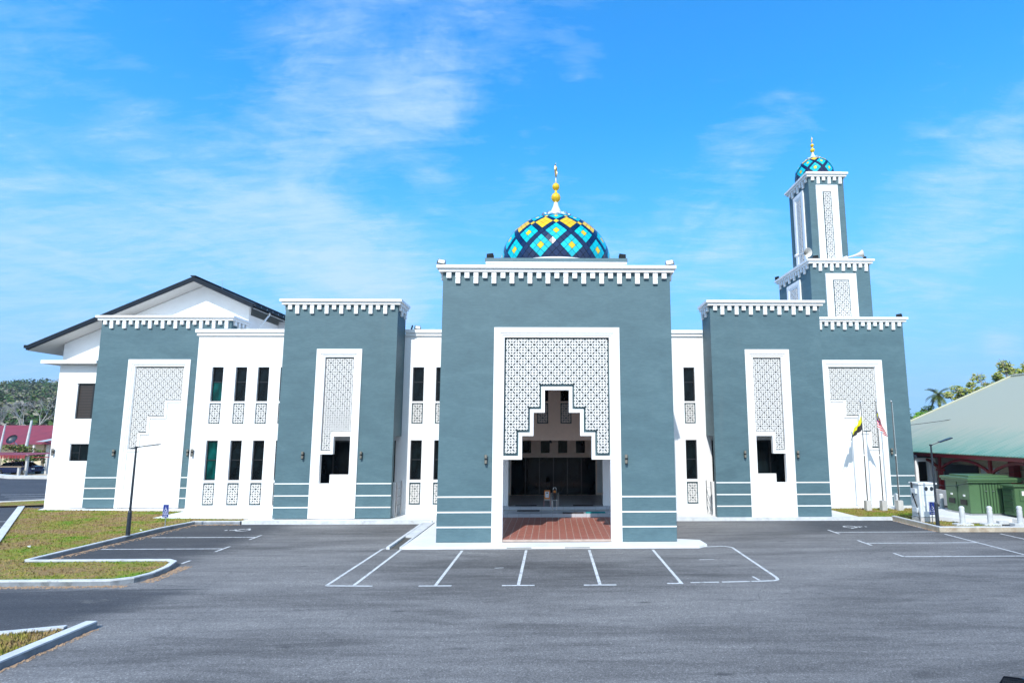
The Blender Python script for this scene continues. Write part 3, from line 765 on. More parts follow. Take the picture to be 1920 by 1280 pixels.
def flood():
    t = thing('floodlight', '', 'floodlight', (0, 0, 0), 'floodlights on the roof edges')
    b = MB(Matrix.Translation((0, 0, .16)) @ Matrix.Rotation(R(-12), 4, 'X')); b.box(-.165, .165, -.03, .05, -.115, .115); b.build('housing', 'black_plastic', t, bevel=.01)
    b = MB(Matrix.Translation((0, 0, .16)) @ Matrix.Rotation(R(-12), 4, 'X')); b.box(-.135, .135, -.038, -.031, -.085, .085); b.build('lens', 'lens_glass', t)
    b = MB(); b.box(-.19, -.17, -.015, .015, 0, .18); b.box(.17, .19, -.015, .015, 0, .18); b.box(-.19, .19, -.015, .015, 0, .012); b.build('bracket', 'black_plastic', t)
    return t
fl = flood()
fs = [(-4.96, 22.98, 12.0, 8, 'white-faced floodlight on the left corner of the central parapet'), (5.24, 22.98, 12.0, -8, 'white-faced floodlight on the right corner of the central parapet'),
      (-2.98, 24.6, 12.82, 160, 'black floodlight on the left end of the grey plinth below the big dome'), (3.32, 24.6, 12.82, 200, 'black floodlight on the right end of the grey plinth below the big dome'),
      (-8.30, 31.0, 10.62, -70, 'left one of the two small floodlights on the white parapet by the roof'), (-7.95, 31.0, 10.62, 25, 'right one of the two small floodlights on the white parapet by the roof'),
      (17.85, 34.75, 16.27, 150, 'dark floodlight on the minaret ledge beside the tilted horn'), (21.3, 34.9, 16.27, 215, 'dark floodlight on the right corner of the minaret ledge'),
      (17.3, 39.7, 16.27, 120, 'tiny dark floodlight on the rear left corner of the minaret ledge'), (22.55, 33.7, 12.0, 120, 'dark floodlight at the right end of the tower parapet')]
for i, (x, y, z, a, lb) in enumerate(fs):
    o = fl if i == 0 else copy_tree(fl)
    o.location = (x, y, z); o.rotation_euler = (0, 0, R(a)); o['label'] = lb
    if i < 2: o.rotation_euler = (0, R(8 if i == 0 else -8), R(a))
def horn():
    t = thing('horn_loudspeaker', '', 'loudspeaker', (0, 0, 0), 'horn loudspeakers on the minaret ledge')
    xf = Matrix.Translation((0, 0, .30)) @ Matrix.Rotation(R(90), 4, 'Y')
    b = MB(xf); b.lathe((0, 0, 0), [(.045, -.42), (.05, -.15), (.09, .12), (.16, .33), (.28, .50), (.27, .49), (.15, .32), (.08, .1)], 28); b.build('horn', 'horn_grey', t, smooth=True)
    b = MB(xf); b.lathe((0, 0, 0), [(.001, -.72), (.10, -.70), (.11, -.5), (.05, -.42)], 20); b.build('driver', 'white_trim', t, smooth=True)
    b = MB(); b.tube((-.1, 0, 0), (-.1, 0, .26), .02); b.build('bracket', 'galvanised', t)
    return t
hn = horn(); hn.location = (20.62, 34.78, 16.27); hn.rotation_euler = (0, R(-10), R(-18)); hn['label'] = 'horn loudspeaker pointing right on the minaret ledge'
h2 = copy_tree(hn, (17.42, 35.7, 16.62), 'grey horn loudspeaker facing forward at the left of the minaret ledge'); h2.rotation_euler = (0, R(8), R(-80)); h2.scale = (1.15, 1.15, 1.15)

# ------------------------------------------------------------------ GROUND
def sheet(name, pts, z, mat, kind='structure', th=None):
    mb = MB()
    tris = tessellate_polygon([[Vector((x, y, 0)) for x, y in pts]])
    mb.add([(x, y, z) for x, y in pts], [tuple(t) for t in tris])
    o = mb.build(name, mat, None, fix=False)
    me = o.data
    for p in me.polygons: pass
    bm = bmesh.new(); bm.from_mesh(me)
    for f in bm.faces:
        if f.normal.z < 0: f.normal_flip()
    bm.to_mesh(me); bm.free()
    if kind: o['kind'] = kind
    return o
sheet('ground', [(-3500, -300), (3500, -300), (3500, 6000), (-3500, 6000)], -.06, 'ground_dirt')
sheet('parking_lot', [(-90, -14), (60, -14), (60, 60), (-90, 60)], 0, 'asphalt')
AZ = .14
o = MB().slab([(-6.55, 22.27), (5.95, 22.27), (6.35, 22.6), (6.3, 23.5), (5.5, 23.75), (5.24, 23.75), (5.24, 31), (-6.0, 31), (-6.0, 24.6), (-6.05, 22.27)][1:] + [(-5.95, 22.27)], -.05, .085).build('portal_pavement', 'apron_concrete'); struct(o)
mb = MB(); mb.slab([(-18.4, 28.55), (-6.15, 28.35), (-6.02, 28.35), (-6.02, 31), (-15.2, 31), (-20.4, 31.0), (-20.4, 33.9), (-29.3, 33.9), (-31.2, 34.3), (-31.2, 34.1), (-30.8, 33.2), (-21.6, 32.4), (-21.6, 29.9), (-18.4, 29.6)], -.05, .10)
struct(mb.build('left_pavement', 'apron_concrete'))
mb = MB(); mb.slab([(5.27, 29.05), (18.3, 28.95), (18.3, 29.15), (16.5, 29.2), (16.25, 32.6), (23.5, 32.6), (23.5, 33.7), (15.1, 33.7), (5.27, 31.0)], -.05, .13)
struct(mb.build('right_pavement', 'apron_concrete'))
# storm drain beside the portal
mb = MB()
mb.box(-6.68, -6.55, 22.29, 28.3, -.04, .10); mb.box(-6.15, -6.06, 22.29, 28.3, -.04, .09); mb.box(-6.545, -6.155, 24.7, 28.3, .03, .088)
mb.box(-6.55, -6.15, 24.62, 24.697, -.02, .10)
d_ = mb.build('storm_drain', 'kerb_top'); tag(d_, 'shallow open concrete drain along the left edge of the entrance pavement', 'drain')
MB().box(-6.545, -6.155, 22.32, 24.6, .004, .012).build('drain_bed', 'drain_dark', d_)
# kerbs: each run is a thing of its own, a capped strip swept along a line
def kerb(label, pts, w=.16, h=.17, side='kerb_side', group='concrete kerbs round the parking lot', inner=0):
    mb = MB(); P = [Vector((x, y)) for x, y in pts]; L = []; Rr = []
    for i, p in enumerate(P):
        d1 = (P[i] - P[i - 1]).normalized() if i else (P[1] - P[0]).normalized()
        d2 = (P[i + 1] - P[i]).normalized() if i < len(P) - 1 else d1
        t = (d1 + d2).normalized(); n = Vector((-t.y, t.x)); k = (w / 2) / max(.5, n.dot(Vector((-d1.y, d1.x))))
        L.append(p + n * k); Rr.append(p - n * k)
    for i in range(len(P) - 1):
        a, b_, c_, d = L[i], L[i + 1], Rr[i + 1], Rr[i]
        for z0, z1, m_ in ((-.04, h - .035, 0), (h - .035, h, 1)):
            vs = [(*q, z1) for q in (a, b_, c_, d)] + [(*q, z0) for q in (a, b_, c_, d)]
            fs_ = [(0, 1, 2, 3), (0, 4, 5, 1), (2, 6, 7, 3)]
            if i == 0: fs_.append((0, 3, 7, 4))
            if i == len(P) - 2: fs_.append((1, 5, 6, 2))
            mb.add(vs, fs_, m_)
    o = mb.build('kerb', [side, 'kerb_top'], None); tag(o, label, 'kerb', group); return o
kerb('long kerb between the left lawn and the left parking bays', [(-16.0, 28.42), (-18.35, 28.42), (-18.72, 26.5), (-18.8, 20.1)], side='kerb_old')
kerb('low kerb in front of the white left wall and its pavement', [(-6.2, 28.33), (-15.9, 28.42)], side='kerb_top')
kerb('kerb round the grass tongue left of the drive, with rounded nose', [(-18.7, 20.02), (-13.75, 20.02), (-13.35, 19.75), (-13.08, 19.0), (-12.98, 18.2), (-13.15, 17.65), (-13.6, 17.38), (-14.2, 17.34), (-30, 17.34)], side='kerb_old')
kerb('slanting kerb between the left lawn and the side lot', [(-32.9, 34.4), (-23.8, 24.0), (-18.2, 17.5)], w=.3, side='kerb_old')
kerb('stub of kerb on the near side of the bottom left grass patch', [(-11.08, 13.68), (-11.05, 10.2)], w=.26, side='kerb_old')
kerb('short kerb behind the bottom left grass patch', [(-13.4, 12.75), (-12.3, 13.05), (-11.4, 13.34)], side='kerb_old')
kerb('low kerb below the right porch block', [(5.9, 28.99), (15.0, 28.93), (18.05, 28.93)], side='kerb_top')
kerb('stained kerb turning the corner below the grey cabinet', [(18.13, 28.9), (18.2, 25.55), (30, 25.35)], h=.24)
kerb('far kerb across the side road before the red-roofed houses', [(-75, 68), (-56, 57.2), (-44, 56)], w=.6, h=.3, side='concrete')
kerb('thin kerb beside the side-lot bays left of the mosque', [(-40, 35.0), (-34.3, 38.2), (-31.0, 40.5)], w=.15, side='concrete')
for a, b in ((-3.05, -1.75), (1.5, 2.75)):
    pass
mb = MB(); mb.box(-1.85, -.85, 22.262, 22.272, .03, .055); mb.box(.5, 1.5, 22.262, 22.272, .03, .055); struct(mb.build('pavement_drain_slot', 'drain_dark'))
# lawns
lawn1 = [(-18.88, 28.34), (-18.88, 19.94), (-13.5, 19.94), (-13.2, 19.2), (-13.1, 18.1), (-13.6, 17.46), (-18.25, 17.46), (-23.95, 24.1), (-32.7, 34.2), (-31.2, 33.8), (-30.8, 33.2), (-21.6, 32.4), (-21.6, 29.9), (-18.4, 29.6), (-16.2, 29.4), (-16.3, 28.5)]
lawn2 = [(16.55, 29.22), (18.3, 29.18), (23.5, 29.1), (23.5, 32.58), (16.27, 32.58)]
lawn3 = [(-11.2, 8.5), (-11.2, 13.2), (-11.5, 13.24), (-13.4, 12.65), (-15, 8.5)]
lawn4 = [(18.3, 25.63), (22.0, 25.6), (20.2, 27.2), (18.28, 28.8)]
lawn5 = [(-42, 34.0), (-34.3, 38.0), (-31.1, 40.4), (-31.1, 36.0), (-33.4, 35.2)]
lawns = [lawn1, lawn2, lawn3, lawn4, lawn5]
for L in lawns: sheet('lawn', L, .105 if L is not lawn4 else .17, 'lawn')
def inside(x, y, P):
    r_ = False; j = len(P) - 1
    for i in range(len(P)):
        if (P[i][1] > y) != (P[j][1] > y) and x < (P[j][0] - P[i][0]) * (y - P[i][1]) / (P[j][1] - P[i][1]) + P[i][0]: r_ = not r_
        j = i
    return r_
gv, gf = [], []
for L, n in ((lawn1, 42000), (lawn2, 6500), (lawn3, 7000), (lawn4, 1800), (lawn5, 1200)):
    xs = [p[0] for p in L]; ys = [p[1] for p in L]; z = .10 if L is not lawn4 else .165
    for _ in range(n):
        x, y = random.uniform(min(xs), max(xs)), random.uniform(min(ys), max(ys))
        if not inside(x, y, L): continue
        a = random.uniform(0, 6.283); h = random.uniform(.025, .075) * (1.6 if L is lawn3 else 1); w = random.uniform(.012, .035)
        dx, dy = math.cos(a) * w, math.sin(a) * w; lx, ly = random.uniform(-.04, .04), random.uniform(-.04, .04)
        o_ = len(gv); gv += [(x - dx, y - dy, z), (x + dx, y + dy, z), (x + lx, y + ly, z + h)]; gf.append((o_, o_ + 1, o_ + 2))
me = bpy.data.meshes.new('grass'); me.from_pydata(gv, [], gf); me.materials.append(M['lawn_blade'])
o = bpy.data.objects.new('grass', me); COL.objects.link(o); o['kind'] = 'stuff'; o['label'] = 'short patchy green and brown lawn grass'; o['category'] = 'grass'

# painted markings
def grit(x0, y0, x1, y1, wmax, n=60):
    a, b = Vector((x0, y0)), Vector((x1, y1)); d_ = (b - a).normalized(); nrm = Vector((d_.y, -d_.x)); mb = MB(); row = []
    for i in range(n + 1):
        p = a.lerp(b, i / n); w_ = wmax * random.uniform(.25, 1); row.append(((p.x, p.y, .0035), (p.x + nrm.x * w_, p.y + nrm.y * w_, .0035)))
    for q, r_ in zip(row, row[1:]): mb.add([q[0], q[1], r_[1], r_[0]], [(0, 1, 2, 3)])
    for _ in range(n * 6):
        p = a.lerp(b, random.random()) + nrm * random.uniform(0, wmax * 2.6); s_ = random.uniform(.008, .03); mb.add([(p.x - s_, p.y - s_, .004), (p.x + s_, p.y, .004), (p.x, p.y + s_, .004 + s_)], [(0, 1, 2)])
    o = mb.build('grit', 'grit_soil', None, fix=False); o['kind'] = 'stuff'
grit(-18.33, 28.3, -18.71, 20.2, -.17); grit(-13.0, 17.3, -17, 17.24, -.10); grit(-13.02, 19.6, -12.9, 17.6, -.16); grit(-18.3, 28.31, -15.9, 28.31, .07, 30); grit(18.09, 28.6, 18.13, 25.6, .07, 30); grit(-10.9, 13.6, -10.88, 10.3, -.05, 30)
PZ = .005
def stroke(mb, pts, w):
    for a, b in zip(pts, pts[1:]):
        a, b = Vector(a), Vector(b); d = (b - a).normalized(); n = Vector((-d.y, d.x)) * w / 2
        z = PZ + .0004 * (len(mb.f) % 5)
        mb.add([(*(a - n), z), (*(b - n), z), (*(b + n), z), (*(a + n), z)], [(0, 1, 2, 3)])
mk = MB(); lw = .10
for x in (-3.59, -1.05, 1.46, 4.0): stroke(mk, [(x, 17.14), (x, 22.0)], lw)
for x in (-3.59, -1.05, 1.46): stroke(mk, [(x - .5, 17.08), (x + .5, 17.08)], lw)
stroke(mk, [(-6.93, 17.22), (-6.85, 22.35), (-6.6, 22.55), (-6.3, 22.5)][:3], lw); stroke(mk, [(-6.97, 17.16), (-5.5, 17.1)], lw); stroke(mk, [(-6.1, 17.2), (-6.08, 22.2)], lw)
stroke(mk, [(4.0, 17.3), (3.9, 17.2), (3.55, 17.2)], lw); stroke(mk, [(4.3, 17.28), (5.2, 17.32)], .08); stroke(mk, [(5.3, 17.32), (6.2, 17.38)], .09); stroke(mk, [(6.25, 17.38), (7.0, 17.45), (7.15, 17.55), (7.22, 17.8), (7.3, 22.35), (7.05, 22.6), (5.9, 22.45)], lw)
stroke(mk, [(6.55, 17.5), (6.5, 17.95)], .08)
for y, x0 in ((24.95, -17.95), (22.55, -18.2)): stroke(mk, [(x0, y), (-13.35, y)], lw); stroke(mk, [(-13.3, y - .55), (-13.32, y + .45)], lw)
stroke(mk, [(-13.3, 20.1), (-13.3, 20.55)], lw)
for y in (25.55, 23.05, 20.6): stroke(mk, [(13.25, y), (18.0, y + .02)], lw); stroke(mk, [(13.2, y - .42 if y > 21 else y), (13.2, y + .6)], lw)
stroke(mk, [(18.0, 25.0), (18.0, 19.5)], lw); stroke(mk, [(20.6, 25.0), (20.65, 19.5)], lw); stroke(mk, [(18.0, 29.0), (18.02, 26.4)], .08)
stroke(mk, [(-8.75, 10.55), (-7.8, 10.55)], .3)
stroke(mk, [(5.4, 20.3), (5.95, 20.32)], .05); stroke(mk, [(-2.0, 19.2), (-1.7, 19.25)], .05)
for i in range(4):
    stroke(mk, [(-42 + i * 1.6, 42.2 - i * 1.3), (-36.5 + i * .9, 42.6 - i * 1.3)], .12)
for i in range(4): stroke(mk, [(-30.3 + i * 1.1, 28.9 - i * 1.5 + .5), (-28.9 + i * 1.1, 29.1 - i * 1.5 + .5)], .1)
struct(mk.build('road_marking', 'road_paint', fix=False))
# wheelchair emblem as strokes: wheel arc, body, seat, leg, arm, head
def emblem(sink, s):
    arc = [(math.cos(R(a)) * .42, math.sin(R(a)) * .42 - .25) for a in range(110, 395, 15)]
    sink(arc, .09 * s); sink([(-.06, .62), (-.02, .08), (.32, .06), (.52, -.42), (.68, -.38)], .10 * s); sink([(-.04, .34), (.28, .32)], .08 * s)
    sink([(-.07, .78), (-.06, .92)], .17 * s)
def painted_emblem(cx, cy, a, sx, sy):
    mb = MB()
    def snk(p, w): stroke(mb, [(cx + math.cos(a) * x * sx - math.sin(a) * y * sy, cy + math.sin(a) * x * sx + math.cos(a) * y * sy) for x, y in p], w)
    emblem(snk, 1.0); struct(mb.build('wheelchair_marking', 'road_paint', fix=False))
painted_emblem(-15.1, 26.75, R(90), .62, .72); painted_emblem(14.9, 26.95, R(-90), .62, .72)

# ------------------------------------------------------------------ street furniture
def text_mesh(txt, size, xf, name, mat, parent, ext=.0015):
    cu = bpy.data.curves.new(name, 'FONT'); cu.body = txt; cu.size = size; cu.align_x = 'CENTER'; cu.align_y = 'CENTER'; cu.extrude = ext
    ob = bpy.data.objects.new(name, cu); COL.objects.link(ob)
    dg = bpy.context.evaluated_depsgraph_get(); me = bpy.data.meshes.new_from_object(ob.evaluated_get(dg))
    bpy.data.objects.remove(ob); me.transform(xf); me.materials.clear(); me.materials.append(M[mat])
    o = bpy.data.objects.new(name, me); COL.objects.link(o); o.parent = parent; o.matrix_parent_inverse = Matrix.Identity(4)
    return o
def sign(loc, rz_, label):
    t = thing('parking_sign', label, 'sign', (0, 0, 0), 'blue wheelchair parking signs')
    MB().tube((0, .03, 0), (0, .03, 1.1), .022, .022, 10).build('post', 'galvanised', t)
    MB().box(-.15, .15, -.008, .008, .50, 1.12).build('plate', 'sign_blue', t, bevel=.003)
    mb = MB()
    def snk(p, w):
        for a, b_ in zip(p, p[1:]):
            a, b_ = Vector(a), Vector(b_); d = (b_ - a).normalized(); n = Vector((-d.y, d.x)) * w
            q = [a - n, b_ - n, b_ + n, a + n]; y = -.0095 - .0003 * (len(mb.f) % 4)
            mb.add([(v_.x * .13 + .0, y, v_.y * .155 + .87) for v_ in q], [(0, 1, 2, 3)])
    emblem(snk, .55); mb.build('emblem', 'sign_white', t, fix=False)
    b_ = MB(); b_.plate([(-.135, .73), (-.135, 1.10), (.135, 1.10), (.135, .73)], [[(-.127, .738), (-.127, 1.092), (.127, 1.092), (.127, .738)]], -.0098, -.0082); b_.build('border', 'sign_white', t)
    xf = Matrix.Rotation(R(90), 4, 'X')
    text_mesh('PARKIR', .085, Matrix.Translation((0, -.010, .66)) @ xf, 'lettering', 'sign_white', t)
    text_mesh('KHAS', .075, Matrix.Translation((0, -.010, .57)) @ xf, 'lettering', 'sign_white', t)
    t.location = loc; t.rotation_euler = (0, 0, rz_); return t
sign((-18.86, 27.0, .08), R(-4), 'blue wheelchair parking sign standing in the left lawn by the kerb')
sign((18.66, 26.62, .12), R(4), 'blue wheelchair parking sign half hidden by the right street lamp post')
def lamp_post(loc, h, arm, label, head_up):
    t = thing('street_lamp', label, 'street lamp', (0, 0, 0), 'slim dark parking-lot street lamps')
    MB().tube((0, 0, 0), (0, 0, 1.05), .085, .075, 14).tube((0, 0, 1.05), (0, 0, 1.13), .075, .05, 14).tube((0, 0, 1.1), (0, 0, h), .05, .038, 12).build('pole', 'post_dark', t, smooth=False)
    MB().box(-.14, .14, -.14, .14, 0, .015).build('base_plate', 'post_dark', t)
    MB().box(-.055, .055, -.055, .055, h, h + .07).build('cap', 'post_dark', t, bevel=.01)
    a = Vector((0, 0, h + .03)); e = Vector(arm)
    m_ = a.lerp(e, .38)
    MB().tube(a, m_, .022, .022, 8).build('arm', 'post_dark', t)
    d = (e - m_); xf = Matrix.Translation(m_) @ Vector((1, 0, 0)).rotation_difference(d.normalized()).to_matrix().to_4x4()
    b_ = MB(xf); L = d.length
    b_.box(0, L, -.13, .13, -.018, .03) if head_up else b_.box(0, L, -.10, .10, -.012, .022)
    b_.build('lamp_head', 'post_dark', t, bevel=.008)
    b_ = MB(xf); b_.box(.06, L - .05, -.09, .09, -.026, -.019); b_.build('lens', 'cabinet_paint', t)
    t.location = loc; return t
lamp_post((-18.75, 24.6, .12), 3.86, (1.12, -.15, 4.02), 'slim dark street lamp on the left lawn with thin arm reaching right', False)
lamp_post((18.52, 26.12, .18), 3.80, (.88, -.25, 4.18), 'dark street lamp with raised flat head at the right kerb corner', True)
# flagpoles on concrete blocks
def flagpole(x, y, label, h=5.95):
    t = thing('flagpole', label, 'flagpole', (x, y, .1), 'steel flagpoles in front of the right tower block')
    xf = Matrix.Translation((x, y, 0))
    MB(xf).box(-.15, .15, -.15, .15, .1, .68).build('plinth', 'concrete', t, bevel=.012)
    MB(xf).tube((0, 0, .68), (0, 0, 3.3), .036, .032, 12).tube((0, 0, 3.3), (0, 0, h + .5), .027, .022, 12).build('pole', 'pole_steel', t)
    MB(xf).tube((0, 0, 3.26), (0, 0, 3.34), .042, .042, 12).build('joint', 'white_trim', t)
    p = [(.055 * math.sin(math.pi * i / 8) + .001, -.055 * math.cos(math.pi * i / 8)) for i in range(9)]
    MB(xf).lathe((0, 0, h + .53), p, 16).build('finial', 'galvanised', t, smooth=True)
    MB(xf).tube((.045, -.03, .9), (.03, -.03, h + .45), .006, .006, 5).build('halyard', 'white_trim', t)
    return t
flagpole(18.45, 31.72, 'left flagpole, flying the white, yellow and black flag'); flagpole(19.37, 31.72, 'middle flagpole, flying the red and white striped flag'); flagpole(20.32, 31.72, 'bare flagpole without a flag, nearest the lamp and cabinet')
def flag(name, label, px, py, zt, hoist, fly, nv, colors, mats, swing, spread):
    mb = MB(); nu = 22; g = []
    for j in range(nv * 2 + 1):
        v_ = j / (nv * 2)
        row = []
        for i in range(nu + 1):
            u = i / nu
            # limp cloth: the fly end sags down beside the pole and folds in pleats
            x = px + swing * (spread * (u ** 1.05) * (.40 + .60 * v_)) + .035 * math.sin(u * 13 + v_ * 2.2) * u
            y = py - .03 + .09 * math.sin(u * 15 + v_ * 3.0) * min(1, u * 3)
            z = zt - v_ * hoist - u * fly * (.98 - .33 * v_) - .02 * math.sin(u * 9)
            row.append((x, y, z))
        g.append(row)
    for j in range(nv * 2):
        for i in range(nu):
            mb.add([g[j][i], g[j][i + 1], g[j + 1][i + 1], g[j + 1][i]], [(0, 1, 2, 3)], colors(i / nu, (j + .5) / (nv * 2)))
    o = mb.build(name, mats, None, smooth=True, fix=False); tag(o, label, 'flag'); return o
flag('state_flag', 'limp white, yellow and black banded flag on the left flagpole', 18.40, 31.70, 6.05, 1.25, 1.0, 12, lambda u, v_: min(2, int(v_ * 3)), ['flag_white', 'flag_yellow', 'flag_black'], -1, .80)
def mal(u, v_):
    if v_ < 8 / 14 and u < .5:
        du, dv = (u - .2) * 2 * .9, (v_ - .28)
        if (.11 < math.hypot(du, dv) < .2 and du < .1): return 3
        if math.hypot(u - .34, (dv) * .9) < .07: return 3
        return 2
    return int(v_ * 14) % 2
flag('national_flag', 'limp red and white striped flag with blue canton on the middle flagpole', 19.34, 31.70, 6.05, 1.15, .9, 14, mal, ['flag_red', 'flag_white', 'flag_blue', 'flag_yellow'], 1, .52)
# bollards
def bollard():
    t = thing('bollard', '', 'bollard', (0, 0, 0), 'white concrete bollards')
    MB().lathe((0, 0, 0), [(.115, .14), (.112, .84), (.10, .85), (.10, .89), (.112, .90), (.112, 1.02), (.06, 1.08), (.001, 1.085)], 20).build('post', 'kerb_top', t, smooth=False)
    MB().box(-.42, .42, -.17, .17, 0, .15).build('base', 'kerb_top', t, bevel=.015)
    return t
bo = bollard()
for i, (x, y, z, s_, lb) in enumerate([(19.9, 26.32, .12, .88, 'bollard nearest the right street lamp'), (21.23, 26.28, .12, .88, 'bollard in front of the big green transformer box, second from the lamp'), (22.72, 26.3, .12, .88, 'bollard in front of the smaller green box at the right edge'),
                                       (23.1, 32.08, .02, .92, 'shaded bollard behind the grey cabinet, left of the green box'), (20.52, 32.3, .02, .92, 'bollard beside the bare flagpole plinth')]):
    o = bo if i == 0 else copy_tree(bo)
    o.location = (x, y, z); o.scale = (1, 1, s_); o['label'] = lb
    if i >= 3: o.rotation_euler = (0, 0, R(8))
# grey cabinet
t = thing('service_cabinet', 'pale grey electrical cabinet with two round vents behind the wheelchair sign', 'cabinet', (18.9, 27.4, .1))
x0, x1, y0, y1 = 18.50, 19.36, 27.24, 27.9
MB().box(x0, x1, y0, y1, .40, 2.02).build('body', 'cabinet_paint', t, bevel=.01)
MB().box(x0 - .02, x1 + .02, y0 - .02, y1 + .02, .08, .38).build('plinth', 'concrete', t)
MB().box(x0 - .05, x1 + .05, y0 - .06, y1 + .05, 2.02, 2.09).build('lid', 'white_trim', t, bevel=.008)
o = MB().plate([(x0 + .12, .42), (x0 + .12, 1.98), (x1 - .02, 1.98), (x1 - .02, .42)], [[(x0 + cxx + .095 * math.cos(a), 1.80 + .11 * math.sin(a)) for a in [k * math.pi / 8 for k in range(16)]] for cxx in (.36, .64)], y0 - .025, y0 - .002).build('door', 'cabinet_paint', t)
mb = MB()
for cxx in (.36, .64): mb.plate([(x0 + cxx + .1 * math.cos(a), 1.80 + .115 * math.sin(a)) for a in [k * math.pi / 8 for k in range(16)]], [], y0 - .008, y0 - .003)
mb.build('vent', 'post_dark', t)
MB().box(x0 + .12, x1 - .02, y0 - .028, y0 - .0255, 1.50, 1.51).build('seam', 'galvanised', t); MB().box(x0 + .16, x0 + .22, y0 - .06, y0 - .028, .95, 1.15).build('handle', 'white_trim', t)
MB().box(x0 - .10, x0 - .002, y0 + .15, y0 + .45, 1.55, 1.80).box(x0 - .10, x0 - .002, y0 + .12, y0 + .5, .62, .86).build('junction_box', 'cabinet_paint', t, bevel=.008)
mb = MB()
for k in range(3): mb.path([(x0 - .06, y0 + .5 - k * .05, 2.1), (x0 - .09, y0 + .42 - k * .04, 1.5), (x0 - .05, y0 + .2 - k * .03, .9), (x0 - .03, y0 + .05, .25)], .012, 5)
mb.build('cable', 'black_plastic', t)
# transformer kiosks
t = thing('transformer_kiosk', 'large green steel transformer kiosk with ribbed doors and overhanging lid', 'transformer', (23, 29.3, .3))
MB().box(22.08, 24.4, 28.55, 30.25, .38, 1.98).build('body', 'green_paint', t, bevel=.01)
MB().box(21.95, 24.85, 28.42, 30.4, 1.98, 2.10).box(21.9, 24.95, 28.36, 30.45, 2.10, 2.23).box(22.3, 24.5, 28.8, 30.2, 2.23, 2.33).build('lid', 'green_paint', t, bevel=.012)
mb = MB()
for k in range(9): mb.box(22.66 + k * .16, 22.685 + k * .16, 28.515, 28.549, .42, 1.94)
mb.build('rib', 'green_dark', t)
MB().box(22.9, 23.0, 28.49, 28.515, 1.52, 1.56).box(23.3, 23.4, 28.49, 28.515, 1.52, 1.56).build('handle', 'galvanised', t)
mb = MB()
for ya in (28.75, 29.6): mb.box(22.03, 22.079, ya, ya + .42, .78, 1.05)
mb.build('vent', 'black_plastic', t)
MB().box(22.05, 22.08, 28.85, 28.98, 1.22, 1.32).box(22.05, 22.08, 29.75, 29.88, 1.22, 1.32).build('notice', 'white_trim', t)
MB().box(22.055, 22.08, 29.38, 29.40, .42, 1.94).box(22.03, 22.08, 29.34, 29.44, 1.62, 1.72).build('door_seam', 'green_dark', t)
MB().box(22.0, 24.5, 28.48, 30.3, .30, .378).build('base_rail', 'galvanised', t)
t = thing('switchgear_box', 'smaller green steel box with four louvre vents at the right edge', 'electrical box', (24.5, 27.9, .3))
MB().box(23.62, 25.6, 27.5, 28.25, .40, 1.86).build('body', 'green_paint', t, bevel=.01)
MB().box(23.50, 25.8, 27.4, 28.3, 1.86, 1.93).build('lid', 'green_paint', t, bevel=.01)
mb = MB()
for k in range(4): mb.box(23.57, 23.62, 27.6, 28.15, .55 + k * .32, .76 + k * .32)
mb.build('vent', 'green_dark', t)
MB().box(23.85, 25.2, 27.465, 27.499, 1.15, 1.72).build('door', 'green_paint', t); MB().box(23.95, 24.5, 27.45, 27.464, 1.42, 1.64).build('notice', 'white_trim', t)
# slabs and loose stones below the kiosks
struct(MB().slab([(19.6, 28.8), (20.6, 27.4), (23.2, 27.35), (23.3, 26.95), (26.5, 26.9), (26.5, 30.9), (20.6, 30.9)], .0, .30).build('kiosk_pavement', 'apron_concrete'))
struct(MB().slab([(20.2, 27.2), (22.0, 25.6), (30, 25.45), (30, 27.2)], .0, .12).build('gravel_strip', 'asphalt'))
cb = thing('concrete_block', 'low white concrete block lying between two bollards by the green boxes', 'block', (22.3, 27.0, .12)); MB().box(22.05, 22.55, 26.75, 26.95, .12, .27).build('block_body', 'kerb_top', cb, bevel=.01)
# black cable draped from the right over the kiosk
def cable(label, pts, r_=.012):
    pts = [Vector(p) for p in pts]; out = []
    for a, b_ in zip(pts, pts[1:]):
        for i in range(8): out.append(a.lerp(b_, i / 8) - Vector((0, 0, .12 * 4 * (i / 8) * (1 - i / 8))))
    out.append(pts[-1]); mb = MB(); mb.path(out, r_, 5); return tag(mb.build('cable', 'black_plastic'), label, 'cable')
cable('black cable sagging from the right edge over the green box to the grey cabinet', [(26.6, 29.0, 2.95), (24.0, 29.2, 2.36), (21.6, 28.2, 1.95), (19.4, 27.5, 2.05)])

# ------------------------------------------------------------------ right hall with green roof
bld = thing('arcade_hall', 'low cream hall with pale green metal roof and dark red arches at the right edge', 'building', (30, 32, 0))
ex, ez_, fy, ny, sl2, rx = 24.3, 3.35, 43.7, 16.0, .42, 38.3
rzv = ez_ + (rx - ex) * sl2
mb = MB()
mb.add([(ex, ny, ez_), (ex, fy, ez_), (rx, fy, rzv), (rx, ny, rzv), (ex, ny, ez_ - .05), (ex, fy, ez_ - .05), (rx, fy, rzv - .05), (rx, ny, rzv - .05)], [(0, 3, 2, 1), (4, 5, 6, 7), (0, 1, 5, 4), (1, 2, 6, 5), (2, 3, 7, 6), (3, 0, 4, 7)])
ex2 = rx + 14
mb.add([(ex2, ny, ez_), (ex2, fy, ez_), (rx, fy, rzv - .003), (rx, ny, rzv - .003)], [(0, 1, 2, 3)])
rf = mb.build('roof', 'green_roof', bld)
MB().tube((ex, fy + .02, ez_ + .03), (rx, fy + .02, rzv + .05), .07, .07, 6).tube((rx, ny, rzv + .04), (rx, fy, rzv + .04), .12, .12, 6).build('ridge_cap', 'green_roof', rf)
MB().box(ex + .12, ex + .20, ny, fy, ez_ - .28, ez_ - .052).build('fascia', 'maroon', bld)
